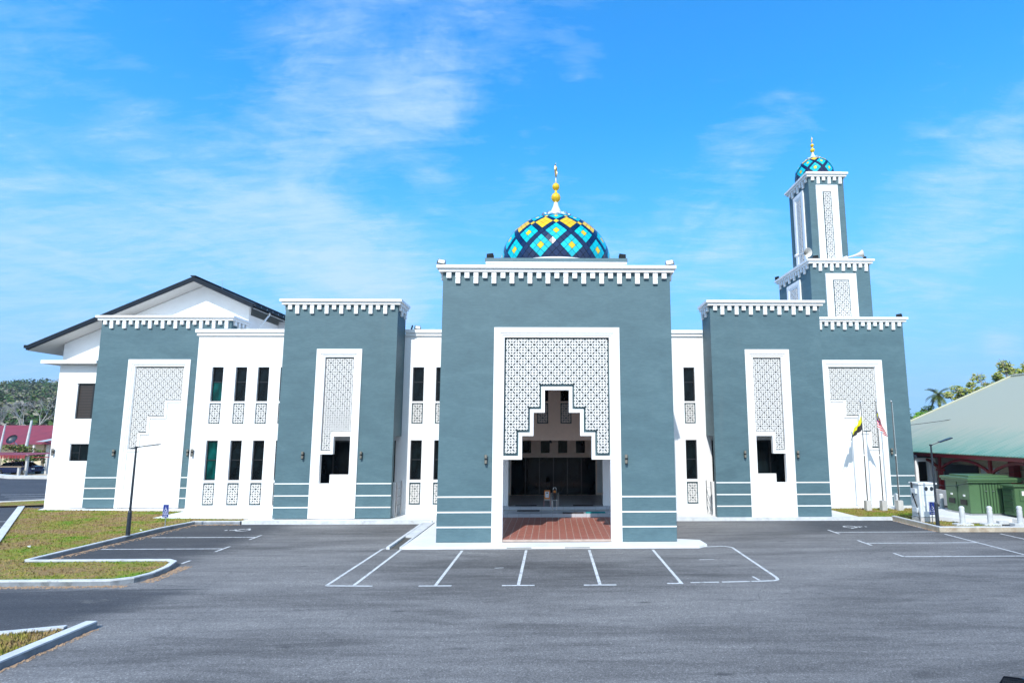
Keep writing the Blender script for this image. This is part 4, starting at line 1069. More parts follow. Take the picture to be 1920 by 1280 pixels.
MB().box(27.2, 27.4, ny, fy - 1, 0, 4.3).box(27.4, 50, fy - 1.2, fy - 1, 0, 3.6).build('wall', 'beige_wall', bld)
w_ = MB().box(27.14, 27.2, 34.2, 37.2, 1.2, 2.5).build('window', 'dark_frame', bld); MB().box(27.14, 27.2, 29.0, 30.6, 1.3, 2.3).build('window', 'dark_frame', bld)
MB().box(27.02, 27.2, 32.6, 33.8, 1.0, 2.45).build('notice_board', 'cabinet_paint', bld)
ys = [19.0, 22.9, 26.8, 30.75, 34.8, 38.8, 42.8]
for y in ys:
    MB().box(25.05, 25.27, y - .11, y + .11, .1, 2.15).box(24.98, 25.34, y - .18, y + .18, 2.15, 2.28).box(25.08, 25.22, y - .07, y + .07, 2.28, 3.1).build('column', 'maroon', bld)
for a, b_ in zip(ys, ys[1:]):
    mb = MB(); n = 16
    for i in range(n):
        ya, yb = a + .11 + (b_ - a - .22) * i / n, a + .11 + (b_ - a - .22) * (i + 1) / n
        za, zb = 2.24 + .62 * math.sin(math.pi * i / n) ** .8, 2.24 + .62 * math.sin(math.pi * (i + 1) / n) ** .8
        mb.add([(25.10, ya, za), (25.10, yb, zb), (25.10, yb, zb + .15), (25.10, ya, za + .15), (25.22, ya, za), (25.22, yb, zb), (25.22, yb, zb + .15), (25.22, ya, za + .15)], [(0, 1, 2, 3), (7, 6, 5, 4), (0, 1, 5, 4), (2, 3, 7, 6)])
    mb.build('arch', 'maroon', bld)
MB().box(26.2, 26.6, ny + 8, fy, .06, 2.9).build('inner_pier', 'maroon', bld) if False else MB().box(26.7, 27.1, 31.0, 31.35, .1, 3.6).build('inner_pier', 'maroon', bld)
MB().box(25.3, 27.2, ny, fy, .02, .12).build('veranda_floor', 'concrete', bld)
MB().box(24.75, 24.9, 32.1, 34.9, .06, 1.0).build('dwarf_wall', 'white_paint', bld)
MB().plate([(24.35, .1), (24.35, 2.93), (25.75, 2.93), (25.75, .1)], [[(24.55, .3), (24.55, 2.68), (25.25, 2.68), (25.25, .3)]], 36.0, 36.2).build('side_porch', 'white_paint', bld)
MB().box(24.4, 25.5, 36.6, 36.7, .1, 2.9).build('doorway', 'dark_frame', bld)
MB().box(24.2, 26.6, 35.8, 36.5, 2.94, 3.14).build('porch_beam', 'navy_beam', bld)
cable('thin black power cable crossing the pale green roof', [(39, 36, 8.3), (33, 38, 6.35), (26.9, 40.5, 5.15)], .02)

# ------------------------------------------------------------------ trees
def leafcloud(mb, c_, rad, n, s, flat=.75, m=0):
    for _ in range(n):
        while True:
            p = Vector((random.uniform(-1, 1), random.uniform(-1, 1), random.uniform(-1, 1)))
            if .35 < p.length < 1: break
        q = Vector((c_[0] + p.x * rad[0], c_[1] + p.y * rad[1], c_[2] + p.z * rad[2]))
        a = Vector((random.gauss(0, 1), random.gauss(0, 1), random.gauss(0, flat))).normalized(); b_ = a.orthogonal().normalized()
        k = s * random.uniform(.6, 1.4)
        mb.add([q - a * k, q + b_ * k * .5, q + a * k, q - b_ * k * .5], [(0, 1, 2, 3)], m)
def tree(name, label, cat, base_, h, clumps, leaf, bark_, ls, npc, group=None):
    t = thing(name, label, cat, base_, group)
    tr = MB(); bx, by, bz = base_
    tr.tube((bx, by, bz), (bx + .1, by, bz + h * .55), h * .028, h * .018, 9)
    lv = MB()
    for (x, y, z, r_) in clumps:
        tr.tube((bx + .1, by, bz + h * .5), (bx + x, by + y, bz + z), h * .012, h * .004, 5)
        for _ in range(3):
            e = (bx + x + random.uniform(-r_, r_), by + y + random.uniform(-r_, r_), bz + z + random.uniform(-.3, r_)); tr.tube((bx + x, by + y, bz + z), e, h * .004, h * .0015, 4)
        leafcloud(lv, (bx + x, by + y, bz + z), (r_, r_, r_ * .75), npc, ls)
    tr.build('trunk', bark_, t); lv.build('crown', leaf, t, fix=False); return t
# sparse broad-leaved trees behind the green roof
cl = []
for k in range(34):
    a = random.uniform(0, 6.28); q = random.uniform(.3, 1); cl.append((4.4 * q * math.cos(a), 2.4 * q * math.sin(a), random.uniform(5.2, 9.4) - q * q * 1.8, random.uniform(.45, .8)))
tree('roadside_tree', 'open yellow-green tree with bare twigs above the upper slope of the green roof', 'tree', (50.6, 58, 0), 11.5, [(x, y, z + 2.9, r_) for x, y, z, r_ in cl], 'leaf_yellowgreen', 'bark_pale', .21, 80, 'trees behind the green roof')
cl = []
for k in range(26):
    a = random.uniform(0, 6.28); q = random.uniform(.2, 1); cl.append((3.4 * q * math.cos(a), 2.2 * q * math.sin(a), random.uniform(4.8, 7.6) - q * q * 1.7, random.uniform(.4, .75)))
tree('roadside_tree', 'smaller open yellow-green tree between the palm and the taller tree', 'tree', (46.0, 58, 0), 9.2, [(x, y, z + 2.6, r_) for x, y, z, r_ in cl], 'leaf_yellowgreen', 'bark_pale', .20, 90, 'trees behind the green roof')
cl = [(random.uniform(-3.6, 3.6), random.uniform(-2, 2), random.uniform(4.0, 7.4), random.uniform(.8, 1.2)) for _ in range(22)]
tree('garden_tree', 'dark rounded tree below the palm, just right of the tower', 'tree', (45.6, 66, 0), 7.2, cl, 'leaf_dark', 'bark', .22, 120, 'trees behind the green roof')
cl = [(random.uniform(-2.0, 2.0), random.uniform(-1.5, 1.5), random.uniform(3.4, 6.6), random.uniform(.6, .9)) for _ in range(14)]
tree('garden_tree', 'bright green bushy tree peeping over the low end of the green roof', 'tree', (38.6, 57, 0), 5.8, cl, 'leaf_bright', 'bark', .20, 110, 'trees behind the green roof')
# coconut palm
pm = thing('coconut_palm', 'coconut palm with drooping fronds rising above the green roof', 'palm tree', (47.5, 65, 0), 'trees behind the green roof')
tr = MB(); pts = [(47.5 + .25 * math.sin(k / 3), 65, k * 1.02) for k in range(10)]
for k in range(9): tr.tube(pts[k], pts[k + 1], .22 - .008 * k, .212 - .008 * k, 9)
tr.build('trunk', 'bark', pm, smooth=True)
top = Vector(pts[-1]); lv = MB()
for k in range(34):
    a = 2 * math.pi * k / 34 + random.uniform(-.1, .1); el = random.choice([1.1, .75, .45, .15, -.2, -.5]); Lf = random.uniform(1.5, 2.0)
    prev = top; dirv = Vector((math.cos(a) * math.cos(el), math.sin(a) * math.cos(el), math.sin(el)))
    for s_ in range(9):
        dirv = (dirv + Vector((0, 0, -.17))).normalized(); nxt = prev + dirv * (Lf / 9); side = dirv.cross(Vector((0, 0, 1))).normalized(); wl_ = .42 * math.sin(math.pi * (s_ + .8) / 9.6)
        for sg in (-1, 1):
            for q in (0, .5):
                p0 = prev.lerp(nxt, q); p1 = prev.lerp(nxt, q + .38); e = p0 + side * sg * wl_ + dirv * .12 + Vector((0, 0, -.22 * wl_ - .05))
                lv.add([p0, p1, e], [(0, 1, 2)])
        prev = nxt
lv.build('crown', 'leaf_palm', pm, fix=False)

# ------------------------------------------------------------------ left background: houses, carport, forest hills
sheet('verge', [(-95, 79), (-75, 68.3), (-56, 57.5), (-44, 56.3), (-30, 56), (-30, 140), (-150, 140)], .05, 'sand')
hs = thing('red_roof_house', 'single-storey house with red metal roof and beige walls, nearest the carport', 'house', (-72, 76, 0), 'red-roofed houses left of the mosque')
MB().box(-84, -70.6, 76, 86, 0, 3.15).build('wall', 'beige_wall', hs)
mb = MB(); mb.add([(-85.5, 74.6, 3.15), (-69.8, 74.6, 3.15), (-69.8, 87.5, 3.15), (-85.5, 87.5, 3.15), (-82, 81, 5.25), (-72.8, 81, 5.25)], [(0, 1, 5, 4), (1, 2, 5), (2, 3, 4, 5), (3, 0, 4), (3, 2, 1, 0)]); mb.build('roof', 'red_roof', hs)
for x, h in ((-74.6, 1.6), (-72.6, 1.6)): w_ = MB().box(x, x + .9, 75.94, 76, 1.0, 2.2).build('window', 'dark_frame', hs)
MB().box(-71.0, -70.8, 74.8, 75.0, 0, 3.1).box(-76.6, -76.4, 74.8, 75, 0, 3.1).each('porch_post', 'white_paint', hs)
hs = thing('red_roof_house', 'red-roofed house with pale blue gable bargeboard, right against the mosque wall', 'house', (-66, 78, 0), 'red-roofed houses left of the mosque')
MB().box(-69.4, -58.0, 77, 87, 0, 3.1).build('wall', 'pale_blue_wall', hs)
mb = MB(); mb.add([(-70.6, 75.8, 3.1), (-57, 75.8, 3.1), (-57, 88, 3.1), (-70.6, 88, 3.1), (-69.4, 82, 5.35), (-57, 82, 5.35)], [(0, 1, 5, 4), (1, 2, 5), (2, 3, 4, 5), (3, 0, 4), (3, 2, 1, 0)]); mb.build('roof', 'red_roof', hs)
mb = MB(); mb.add([(-72.6, 75.6, 3.25), (-66, 75.6, 4.62), (-66, 75.6, 4.32), (-72.0, 75.6, 3.15), (-72.6, 75.8, 3.25), (-66, 75.8, 4.62), (-66, 75.8, 4.32), (-72.0, 75.8, 3.15)], [(0, 1, 2, 3), (7, 6, 5, 4), (0, 1, 5, 4), (2, 3, 7, 6)]); mb.build('bargeboard', 'pale_blue_wall', hs)
MB().box(-68.2, -66.6, 76.93, 77, .95, 2.4).build('window', 'dark_frame', hs); MB().box(-69.4, -58.0, 76.9, 76.997, 0, .9).build('skirting', 'beige_wall', hs)
MB().box(-70.2, -69.75, 75.9, 76.3, 0, 3.05).build('porch_post', 'concrete', hs)
hs = thing('red_roof_house', 'farther red-roofed house whose ridge shows behind the nearest one', 'house', (-90, 95, 0), 'red-roofed houses left of the mosque')
MB().box(-110, -84, 95, 105, 0, 3.6).build('wall', 'beige_wall', hs)
mb = MB(); mb.add([(-111, 93.5, 3.6), (-83, 93.5, 3.6), (-83, 107, 3.6), (-111, 107, 3.6), (-106, 100, 6.1), (-88, 100, 6.1)], [(0, 1, 5, 4), (1, 2, 5), (2, 3, 4, 5), (3, 0, 4), (3, 2, 1, 0)]); mb.build('roof', 'red_roof', hs)
for (x, y, h, r_, lb) in ((-69.9, 72.5, 6.35, .20, 'taller tapering pale concrete post in front of the red roofs'), (-74.2, 73.4, 5.75, .15, 'shorter pale concrete post in front of the red roofs')):
    tag(MB().tube((x, y, 0), (x + .55, y, h), r_, r_ * .55, 10).build('concrete_post', 'kerb_top', None), lb, 'post', 'pale posts before the red roofs')
ds = thing('satellite_dish', 'grey satellite dish on the edge of the red roof', 'satellite dish', (-67.6, 68.5, 3.2))
MB(Matrix.Translation((-67.6, 68.5, 3.85)) @ Matrix.Rotation(R(62), 4, 'X')).lathe((0, 0, 0), [(.001, 0), (.3, .03), (.62, .13), (.61, .15)], 24).build('dish', 'post_dark', ds, smooth=True)
MB().tube((-67.6, 68.6, 3.75), (-67.2, 68.8, 3.1), .04).tube((-67.2, 68.8, 3.1), (-67.2, 68.8, 0), .04).build('mast', 'galvanised', ds)
cp = thing('carport', 'carport with scalloped red metal roof over a parked dark blue car', 'carport', (-62, 63, 0))
mb = MB(); mb.add([(-72, 60.6, 2.36), (-57.9, 60.6, 2.26), (-57.9, 65.5, 2.34), (-72, 65.5, 2.44), (-72, 60.6, 2.30), (-57.9, 60.6, 2.20), (-57.9, 65.5, 2.28), (-72, 65.5, 2.38)], [(0, 1, 2, 3), (7, 6, 5, 4), (0, 1, 5, 4), (1, 2, 6, 5), (2, 3, 7, 6), (3, 0, 4, 7)]); mb.build('roof', 'red_roof', cp)
mb = MB()
for k in range(46):
    x = -72 + k * .3; mb.add([(x, 60.58, 2.31 - k * .002), (x + .29, 60.58, 2.31 - k * .002), (x + .25, 60.58, 1.98 - k * .002), (x + .04, 60.58, 1.98 - k * .002)], [(0, 1, 2, 3)])
mb.build('valance', 'red_roof', cp, fix=False)
for x, y in ((-58.3, 61.0), (-57.6, 62.6), (-70.5, 61.0)): MB().box(x - .1, x + .1, y - .1, y + .1, 0, 2.3).build('post', 'concrete', cp)
MB().box(-57.9, -54.0, 61.0, 61.08, 1.96, 2.04).build('side_beam', 'maroon', cp)
bn = thing('bench', 'long plank bench on short posts in front of the blue car', 'bench', (-60, 60.3, 0))
MB().box(-61.6, -57.9, 60.0, 60.4, .98, 1.06).build('seat', 'wood', bn)
MB().box(-61.0, -60.8, 60.1, 60.3, 0, .98).build('leg', 'concrete', bn); MB().box(-58.4, -58.2, 60.1, 60.3, 0, .98).build('leg', 'concrete', bn)
# cars
def car(name, label, loc, rz_, paint, roofz=1.45, group=None, hatch=False):
    t = thing(name, label, 'car', (0, 0, 0), group)
    prof = [(-2.15, .35), (-2.2, .75), (-2.05, .92), (-1.55, .98), (-.95, 1.36), (-.5, roofz), (.35, roofz + .01), (.75, roofz - .06), (1.25, 1.02), (1.95, .88), (2.18, .7), (2.2, .38), (1.8, .28), (-1.8, .28)]
    if hatch: prof[:5] = [(-2.05, .35), (-2.1, .8), (-2.0, 1.02), (-1.85, 1.36), (-1.6, roofz - .01)]
    mb = MB(); n = len(prof); vs = []
    for y, k in ((-.86, 0), (-.86, 0), (.86, 0), (.86, 0)): pass
    secs = []
    for y in (-.86, -.80, -.55, .55, .80, .86):
        row = []
        for x, z in prof:
            ins = 0.0
            if z > .95: ins = (z - .95) * .38
            yy = max(-.86 + ins, min(.86 - ins, y)); zz = z
            if abs(y) > .84: zz = .28 + (z - .28) * .97
            row.append((x, yy, zz))
        secs.append(row)
    for row in secs: mb.v += row
    for s_ in range(len(secs) - 1):
        for i in range(n): mb.f.append((s_ * n + i, s_ * n + (i + 1) % n, (s_ + 1) * n + (i + 1) % n, (s_ + 1) * n + i)); mb.m.append(0)
    mb.f.append(tuple(range(n))); mb.f.append(tuple(range((len(secs) - 1) * n, len(secs) * n))); mb.m += [0, 0]
    mb.build('body', paint, t, smooth=False, bevel=.02)
    def glassq(pts): 
        g_ = MB(); g_.add(pts, [(0, 1, 2, 3)]); g_.build('window', 'pane_dark', t, fix=False)
    for sg in (-1, 1):
        g_ = MB(); g_.add([(-1.35, sg * .885, .99), (1.12, sg * .885, .99), (.68, sg * .735, roofz - .10), (-.55, sg * .735, roofz - .09), (-.92, sg * .76, roofz - .15)], [(0, 1, 2, 3, 4)]); g_.build('window', 'pane_dark', t, fix=False)
    glassq([(1.24, -.70, 1.045), (1.24, .70, 1.045), (.80, .60, roofz - .065), (.80, -.60, roofz - .065)]); glassq([(-2.012, -.66, 1.04), (-2.012, .66, 1.04), (-1.895, .60, 1.30), (-1.895, -.60, 1.30)]) if hatch else glassq([(-1.52, -.70, 1.02), (-1.52, .70, 1.02), (-.98, .60, 1.37), (-.98, -.60, 1.37)])
    for x in (-1.35, 1.38):
        for sg in (-1, 1):
            w_ = MB().tube((x, sg * .70, .32), (x, sg * .89, .32), .32, .32, 24).build('wheel', 'rubber', t)
            r_ = MB(); r_.tube((x, sg * .885, .32), (x, sg * .905, .32), .06, .05, 12)
            for k in range(7):
                a = 2 * math.pi * k / 7; r_.tube((x, sg * .895, .32), (x + .21 * math.cos(a), sg * .897, .32 + .21 * math.sin(a)), .022, .018, 5)
            r_.build('rim', 'steel', w_)
    for sg in (-1, 1): MB().box(2.12, 2.2, sg * .68 - .14, sg * .68 + .14, .62, .76).build('headlight', 'lens_glass', t); MB().box(-2.2, -2.13, sg * .68 - .14, sg * .68 + .14, .72, .86).build('taillight', 'red_paint', t)
    MB().tube((-1.25 if hatch else .55, -.5, roofz), (-1.62 if hatch else .1, -.46, roofz + .38), .006, .004, 5).build('antenna', 'galvanised', t)
    t.location = loc; t.rotation_euler = (0, 0, rz_); return t
car('parked_car', 'dark blue car parked under the red carport', (-60.6, 62.6, 0), R(0), 'car_blue')
car('parked_car', 'glossy blue-black car of which only a roof corner shows at the bottom right', (6.82, 5.77, 0), R(-90), 'car_black', hatch=True)
sct = thing('scooter', 'small red and white scooter parked beside the beige house, at the mosque corner', 'scooter', (-55.6, 62.5, 0))
MB(Matrix.Translation((-55.6, 62.5, 0))).tube((-.6, 0, .25), (-.6, .1, .25), .25, .25, 16).tube((.6, 0, .25), (.6, .1, .25), .25, .25, 16).build('wheel', 'rubber', sct)
MB(Matrix.Translation((-55.6, 62.5, 0))).box(-.55, .35, -.1, .2, .3, .7).box(-.65, .1, -.08, .18, .7, .85).build('body', 'red_paint', sct, bevel=.04)
MB(Matrix.Translation((-55.6, 62.5, 0))).tube((.5, .05, .3), (.3, .05, 1.1), .05, .05, 8).tube((.3, -.25, 1.1), (.3, .35, 1.1), .03, .03, 6).build('handlebar', 'white_trim', sct)
# bushes by the house
for (x, y, h, w, lb, lf) in ((-65.4, 68.0, 3.0, 2.3, 'leafy garden shrub with reddish blossoms between the carport and house', 'leaf_bush'), (-71.5, 67.5, 2.9, 1.5, 'green shrub at the left frame edge above the carport', 'leaf_dark')):
    cl = [(random.uniform(-w, w), random.uniform(-.8, .8), random.uniform(.9, h), random.uniform(.4, .65)) for _ in range(22)]
    tree('garden_shrub', lb, 'shrub', (x, y, 0), h, cl, lf, 'bark', .12, 90, 'shrubs by the red-roofed houses')
# hills under forest
def hz(x, y):
    a = max(0, min(1, (y - 140) / 190)); b_ = max(0, min(1, (y - 330) / 200))
    u = (x + 250) / 200
    return 21 * a * (1 + .10 * math.sin(x * .05) + .06 * math.sin(x * .11 + 1)) + b_ * 25 * (1 + .16 * math.sin(x * .021 + .6))
hv = []; hf = []; nx, ny_ = 60, 44
for j in range(ny_):
    for i in range(nx):
        x = -760 + i * 12; y = 135 + j * 13; hv.append((x, y, hz(x, y) - .05))
for j in range(ny_ - 1):
    for i in range(nx - 1): hf.append((j * nx + i, j * nx + i + 1, (j + 1) * nx + i + 1, (j + 1) * nx + i))
me = bpy.data.meshes.new('hills'); me.from_pydata(hv, [], hf); me.materials.append(M['hill_ground']); me.polygons.foreach_set('use_smooth', [True] * len(hf))
o = bpy.data.objects.new('hills', me); COL.objects.link(o); o['kind'] = 'structure'
fo = MB(); cnt = 0
while cnt < 1500:
    y = random.uniform(128, 545); t_ = random.uniform(-1.16, -.80); x = y * t_
    if y > 330 and random.random() < .3: continue
    z = hz(x, y); r_ = random.uniform(2.0, 4.4) * (1 + y / 900)
    leafcloud(fo, (x, y, z + r_ * .7), (r_, r_, r_ * random.uniform(.7, 1.15)), 52, .62 * (1 + y / 700), flat=.6); cnt += 1
o = fo.build('forest', 'forest_leaf', None, fix=False); o['kind'] = 'stuff'; o['label'] = 'mixed forest covering the hill left of the mosque'; o['category'] = 'forest'
# a few leafless pale trees that stand out in front of the forest
def bare_tree(x, y, h, label):
    t = thing('bare_tree', label, 'tree', (x, y, hz(x, y)), 'leafless pale trees before the forest')
    tr = MB(); tw = MB()
    def grow(p, d, L, r_, n):
        e = p + d * L; (tr if n > 2 else tw).tube(p, e, r_, r_ * .65, 6 if n > 2 else 3)
        if n == 0: return
        for _ in range(3 if n > 1 else 4):
            nd = (d + Vector((random.uniform(-.75, .75), random.uniform(-.75, .75), random.uniform(-.05, .4)))).normalized(); grow(e, nd, L * random.uniform(.58, .8), r_ * .6, n - 1)
    grow(Vector((x, y, hz(x, y) - .3)), Vector((0, 0, 1)), h * .36, h * .022, 5)
    tr.build('trunk', 'bark_pale', t); tw.build('crown', 'bark_pale', t, fix=False)
bare_tree(-119, 124, 11.5, 'leafless pale tree spreading wide behind the tall concrete post'); bare_tree(-129, 126, 10.5, 'leafless pale tree nearest the left frame edge'); bare_tree(-111, 123, 10, 'leafless pale tree closest to the mosque wall')
# blue mountain far off on the right
mb = MB(); n = 80; pr = []
for i in range(n + 1):
    x = 600 + i * 60; pr.append((x, 3600, 150 + 60 * math.sin(x * .0016) + 28 * math.sin(x * .006 + 1) + 12 * math.sin(x * .017)))
for i in range(n):
    a, b_ = pr[i], pr[i + 1]; mb.add([(a[0], 3300, -20), (b_[0], 3300, -20), b_, a, (a[0], 4200, -20), (b_[0], 4200, -20)], [(0, 1, 2, 3), (3, 2, 5, 4)])
struct(mb.build('mountain', 'far_hill', None, smooth=True, fix=False))

# ------------------------------------------------------------------ small things in the entrance
t = thing('donation_box', 'orange donation box with a white notice, resting on a small stool in the entrance', 'box', (-.31, 30.75, .93))
MB().box(-.47, -.15, 30.65, 30.9, .94, 1.42).build('body', 'orange_box', t, bevel=.008); MB().box(-.42, -.20, 30.642, 30.649, 1.03, 1.36).build('notice', 'paper', t); MB().box(-.36, -.26, 30.637, 30.6415, 1.25, 1.32).build('logo', 'green_dark', t)
t = thing('stool', 'small pink-legged stool carrying the orange box', 'stool', (-.31, 30.75, .55))
MB().box(-.50, -.12, 30.6, 30.95, .90, .935).build('seat', 'galvanised', t, bevel=.006)
for x, y in ((-.49, 30.62), (-.13, 30.62), (-.49, 30.93), (-.13, 30.93)): MB().tube((x * 1.0, y, .55), (x * .96 - .01, y, .90), .02, .02, 8).build('leg', 'stool_pink', t)
t = thing('handrail_stand', 'narrow chrome hoop stand on the entrance steps beside the orange box', 'stand', (.11, 30.1, .37))
mb = MB()
for sx in (0, .23): mb.path([(sx, 30.0, .37), (sx, 30.02, .98), (sx + (.03 if sx == 0 else -.03), 30.3, 1.52)], .022, 8)
mb.path([(.03, 30.3, 1.52), (.06, 30.3, 1.61), (.17, 30.3, 1.61), (.20, 30.3, 1.52)], .022, 8); mb.path([(0, 30.02, .95), (.23, 30.02, .95)], .02, 8); mb.build('frame', 'steel', t)
mb = MB()
for sx in (-.08, .31): mb.path([(sx, 30.5, .56), (sx, 30.5, 1.32)], .018, 8)
mb.build('rear_leg', 'steel', t); MB().box(.03, .20, 30.31, 30.36, 1.0, 1.5).build('back_panel', 'dark_mat', t); MB().box(.05, .18, 30.30, 30.308, 1.33, 1.45).build('badge', 'orange_box', t)
for (x0, x1, y0, y1, z, m_, lb) in ((-1.95, -.72, 30.0, 30.4, .372, 'dark_mat', 'dark patterned mat on the lower step, left of the chrome stand'), (.53, 1.66, 29.12, 29.5, .372, 'dark_mat', 'dark patterned mat half in the sunlit patch'), (1.78, 2.83, 29.2, 29.7, .372, 'teal_mat', 'teal mat on the lower step at the right'),
                                    (-2.1, -.9, 30.75, 31.1, .552, 'dark_mat', 'dark mat on the top landing at the left'), (1.15, 2.3, 30.75, 31.1, .552, 'dark_mat', 'dark mat on the top landing at the right')):
    tag(MB().box(x0, x1, y0, y1, z, z + .022).build('door_mat', m_, None, bevel=.004), lb, 'mat', 'door mats on the entrance steps')
fn = thing('ceiling_fan', 'dark ceiling fan hanging inside the entrance hall', 'ceiling fan', (-.15, 33.5, 4.9))
MB().tube((-.15, 33.5, 4.2), (-.15, 33.5, 4.9), .02, .02, 8).build('rod', 'black_plastic', fn); MB().tube((-.15, 33.5, 4.0), (-.15, 33.5, 4.2), .12, .06, 16).build('motor', 'black_plastic', fn)
for k in range(3):
    b_ = MB(Matrix.Translation((-.15, 33.5, 4.07)) @ Matrix.Rotation(R(120 * k + 10), 4, 'Z')); b_.box(.1, .62, -.06, .06, 0, .012); b_.build('blade', 'black_plastic', fn)
for i, (x, y, lb) in enumerate(((-20.9, 22.4, 'crumpled white litter on the green patch of the left lawn'), (-19.2, 26.0, 'small white scrap of litter near the left lamp post'))):
    b_ = MB(); q = [Vector((random.uniform(-.09, .09), random.uniform(-.07, .07), random.uniform(0, .08))) + Vector((x, y, .13)) for _ in range(8)]
    for k in range(6): b_.add([q[k], q[k + 1], q[(k + 3) % 8]], [(0, 1, 2)])
    tag(b_.build('litter', 'litter', None, fix=False), lb, 'litter', 'scraps of litter on the lawn')

# ------------------------------------------------------------------ haze
hb = MB().box(-4300, 4700, -320, 4600, -25, 420).build('haze', 'concrete', None)
hm = bpy.data.materials.new('haze'); hm.use_nodes = True; nt = hm.node_tree; nt.nodes.clear()
pv = nt.nodes.new('ShaderNodeVolumePrincipled'); pv.inputs['Color'].default_value = (.72, .84, 1, 1); pv.inputs['Density'].default_value = .00015; pv.inputs['Anisotropy'].default_value = 0
om = nt.nodes.new('ShaderNodeOutputMaterial'); nt.links.new(pv.outputs[0], om.inputs['Volume'])
hb.data.materials.clear(); hb.data.materials.append(hm); hb['kind'] = 'stuff'; hb.display_type = 'WIRE'

# ------------------------------------------------------------------ camera
F, PX, PY, TH, YAW, RO, H = 1000., 1052.36, 683.59, .1264, -.0161, -.0013, 4.64
fwd = Vector((-math.sin(YAW) * math.cos(TH), math.cos(YAW) * math.cos(TH), math.sin(TH)))
r0 = Vector((math.cos(YAW), math.sin(YAW), 0)); u0 = r0.cross(fwd); rt = r0 * math.cos(RO) + u0 * math.sin(RO); up = rt.cross(fwd)
cd = bpy.data.cameras.new('camera'); cam = bpy.data.objects.new('camera', cd); COL.objects.link(cam)
cam.matrix_world = Matrix(((rt.x, up.x, -fwd.x, 0), (rt.y, up.y, -fwd.y, 0), (rt.z, up.z, -fwd.z, H), (0, 0, 0, 1)))
cd.sensor_width = 36; cd.sensor_fit = 'HORIZONTAL'; cd.lens = 36 * F / 1920; cd.shift_x = (960 - PX) / 1920; cd.shift_y = (PY - 640) / 1920
cd.clip_start = .1; cd.clip_end = 9000; sc.camera = cam

# ------------------------------------------------------------------ sun and sky
EL, AZS = R(42.7), R(13)
d = Vector((math.sin(AZS) * math.cos(EL), math.cos(AZS) * math.cos(EL), -math.sin(EL)))
ld = bpy.data.lights.new('sun', 'SUN'); ld.energy = 4.2; ld.angle = R(.53); ld.color = (1, .965, .91)
lo = bpy.data.objects.new('sun', ld); COL.objects.link(lo); lo.rotation_euler = d.to_track_quat('-Z', 'Y').to_euler(); lo.location = (-10, -20, 40)
w = bpy.data.worlds.new('World'); sc.world = w; w.use_nodes = True; nt = w.node_tree; bg = nt.nodes['Background']
sky = N(nt, 'ShaderNodeTexSky', sky_type='NISHITA'); sky.sun_disc = False; sky.sun_elevation = EL; sky.sun_rotation = R(180 + 13); sky.air_density = 1.0; sky.dust_density = .6; sky.ozone_density = 2.0
tc = N(nt, 'ShaderNodeTexCoord')
sep = N(nt, 'ShaderNodeSeparateXYZ'); nt.links.new(tc.outputs['Generated'], sep.inputs[0])
# cloud layer: project the view direction onto a high plane so wisps stretch toward the horizon
den = math_(nt, 'ADD', math_(nt, 'MAXIMUM', sep.outputs['Z'], 0.0), .16)
cx_ = math_(nt, 'DIVIDE', sep.outputs['X'], den); cy_ = math_(nt, 'DIVIDE', sep.outputs['Y'], den)
cmb = N(nt, 'ShaderNodeCombineXYZ'); nt.links.new(cx_, cmb.inputs[0]); nt.links.new(cy_, cmb.inputs[1])
def dirv_(u, v_): 
    q = fwd + rt * (u - PX) / F - up * (v_ - PY) / F; return q.normalized()
n1 = noise(nt, cmb.outputs[0], 2.6, 10, .62, 1.2)
mp = N(nt, 'ShaderNodeMapping'); mp.inputs['Rotation'].default_value = (0, 0, R(28)); mp.inputs['Scale'].default_value = (1.0, 3.2, 1); nt.links.new(cmb.outputs[0], mp.inputs[0])
n2 = noise(nt, mp.outputs[0], 2.0, 10, .66, .6)
n3 = noise(nt, mp.outputs[0], 6.5, 10, .70, .5)
cloud = math_(nt, 'ADD', math_(nt, 'ADD', math_(nt, 'MULTIPLY', n1, .34), math_(nt, 'MULTIPLY', n2, .36)), math_(nt, 'MULTIPLY', n3, .30))
bias = None
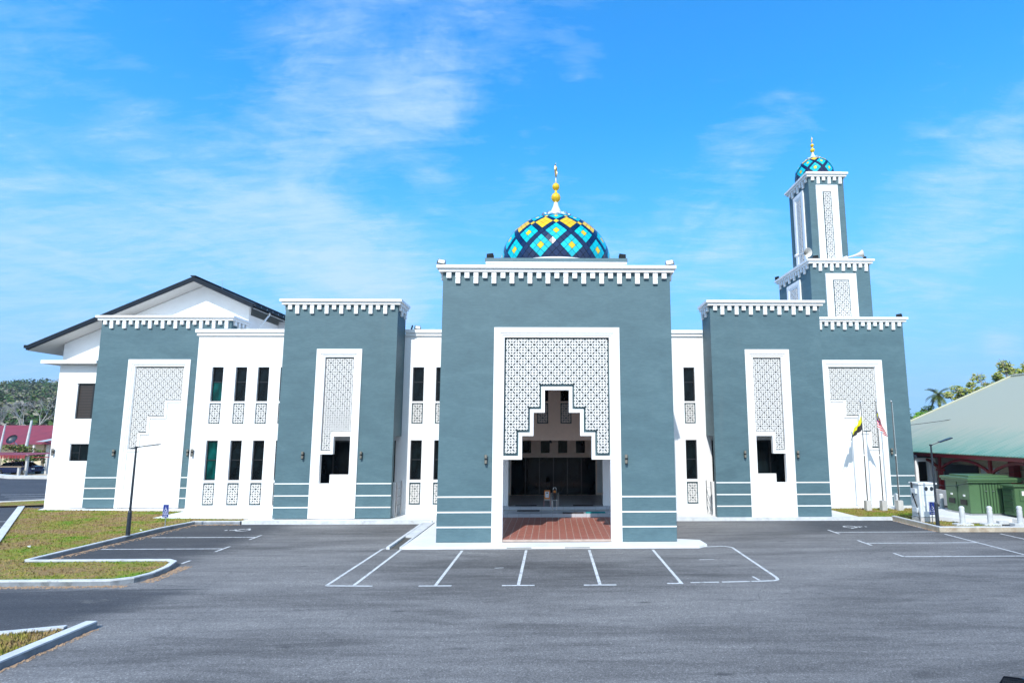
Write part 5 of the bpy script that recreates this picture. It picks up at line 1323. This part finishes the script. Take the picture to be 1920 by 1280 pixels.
for (u, v_, rad, amt) in ((640, 150, .17, .125), (760, 190, .13, .08), (450, 385, .17, .155), (560, 420, .10, .06), (110, 440, .24, .16), (1850, 290, .15, .22), (690, 540, .15, .30), (40, 40, .14, .09), (1330, 430, .16, .17), (1450, 230, .12, .13), (1700, 480, .14, .10), (1120, 520, .14, .12), (900, 60, .12, .10), (1540, 560, .22, .07), (1880, 645, .03, .16), (220, 215, .05, .08), (1090, 100, .05, .07), (250, 220, .20, -.10), (1600, 90, .40, -.14), (1150, 250, .16, -.06)):
    q = dirv_(u, v_)
    dp = N(nt, 'ShaderNodeVectorMath', operation='DISTANCE'); nt.links.new(tc.outputs['Generated'], dp.inputs[0]); dp.inputs[1].default_value = q
    mr = N(nt, 'ShaderNodeMapRange', interpolation_type='SMOOTHSTEP'); mr.inputs[1].default_value = rad * 1.35; mr.inputs[2].default_value = 0; mr.inputs[3].default_value = 0; mr.inputs[4].default_value = amt
    nt.links.new(dp.outputs['Value'], mr.inputs[0]); bias = mr.outputs[0] if bias is None else math_(nt, 'ADD', bias, mr.outputs[0])
cl_ = math_(nt, 'ADD', cloud, bias)
cr = ramp(nt, [(.50, 0), (.58, .16), (.68, .50), (.80, .85)], cl_)
hz_ = N(nt, 'ShaderNodeMapRange', interpolation_type='SMOOTHSTEP'); hz_.inputs[1].default_value = .55; hz_.inputs[2].default_value = .02; nt.links.new(sep.outputs['Z'], hz_.inputs[0])
tint = mixc(nt, 1.0, sky.outputs[0], (.14, 2.05, 3.3), 'MULTIPLY')
milky = mixc(nt, math_(nt, 'MULTIPLY', hz_.outputs[0], .88), tint, (2.5, 4.9, 9.2))
# unseen half of the sky behind the camera, whitened as added fill light
bk = N(nt, 'ShaderNodeMapRange', interpolation_type='SMOOTHSTEP'); bk.inputs[1].default_value = .05; bk.inputs[2].default_value = -.7; bk.inputs[3].default_value = 0; bk.inputs[4].default_value = .75
nt.links.new(sep.outputs['Y'], bk.inputs[0])
full = mixc(nt, bk.outputs[0], mixc(nt, cr.outputs[0], milky, (5.4, 7.4, 9.8)), (10.5, 12.5, 14.5))
nt.links.new(full, bg.inputs['Color']); bg.inputs['Strength'].default_value = .098
vs = sc.view_settings; vs.view_transform = 'Standard'; vs.look = 'None'; vs.exposure = .27; vs.gamma = 1
sc.render.engine = 'CYCLES'; sc.cycles.max_bounces = 8; sc.cycles.volume_bounces = 0; sc.cycles.use_denoising = True
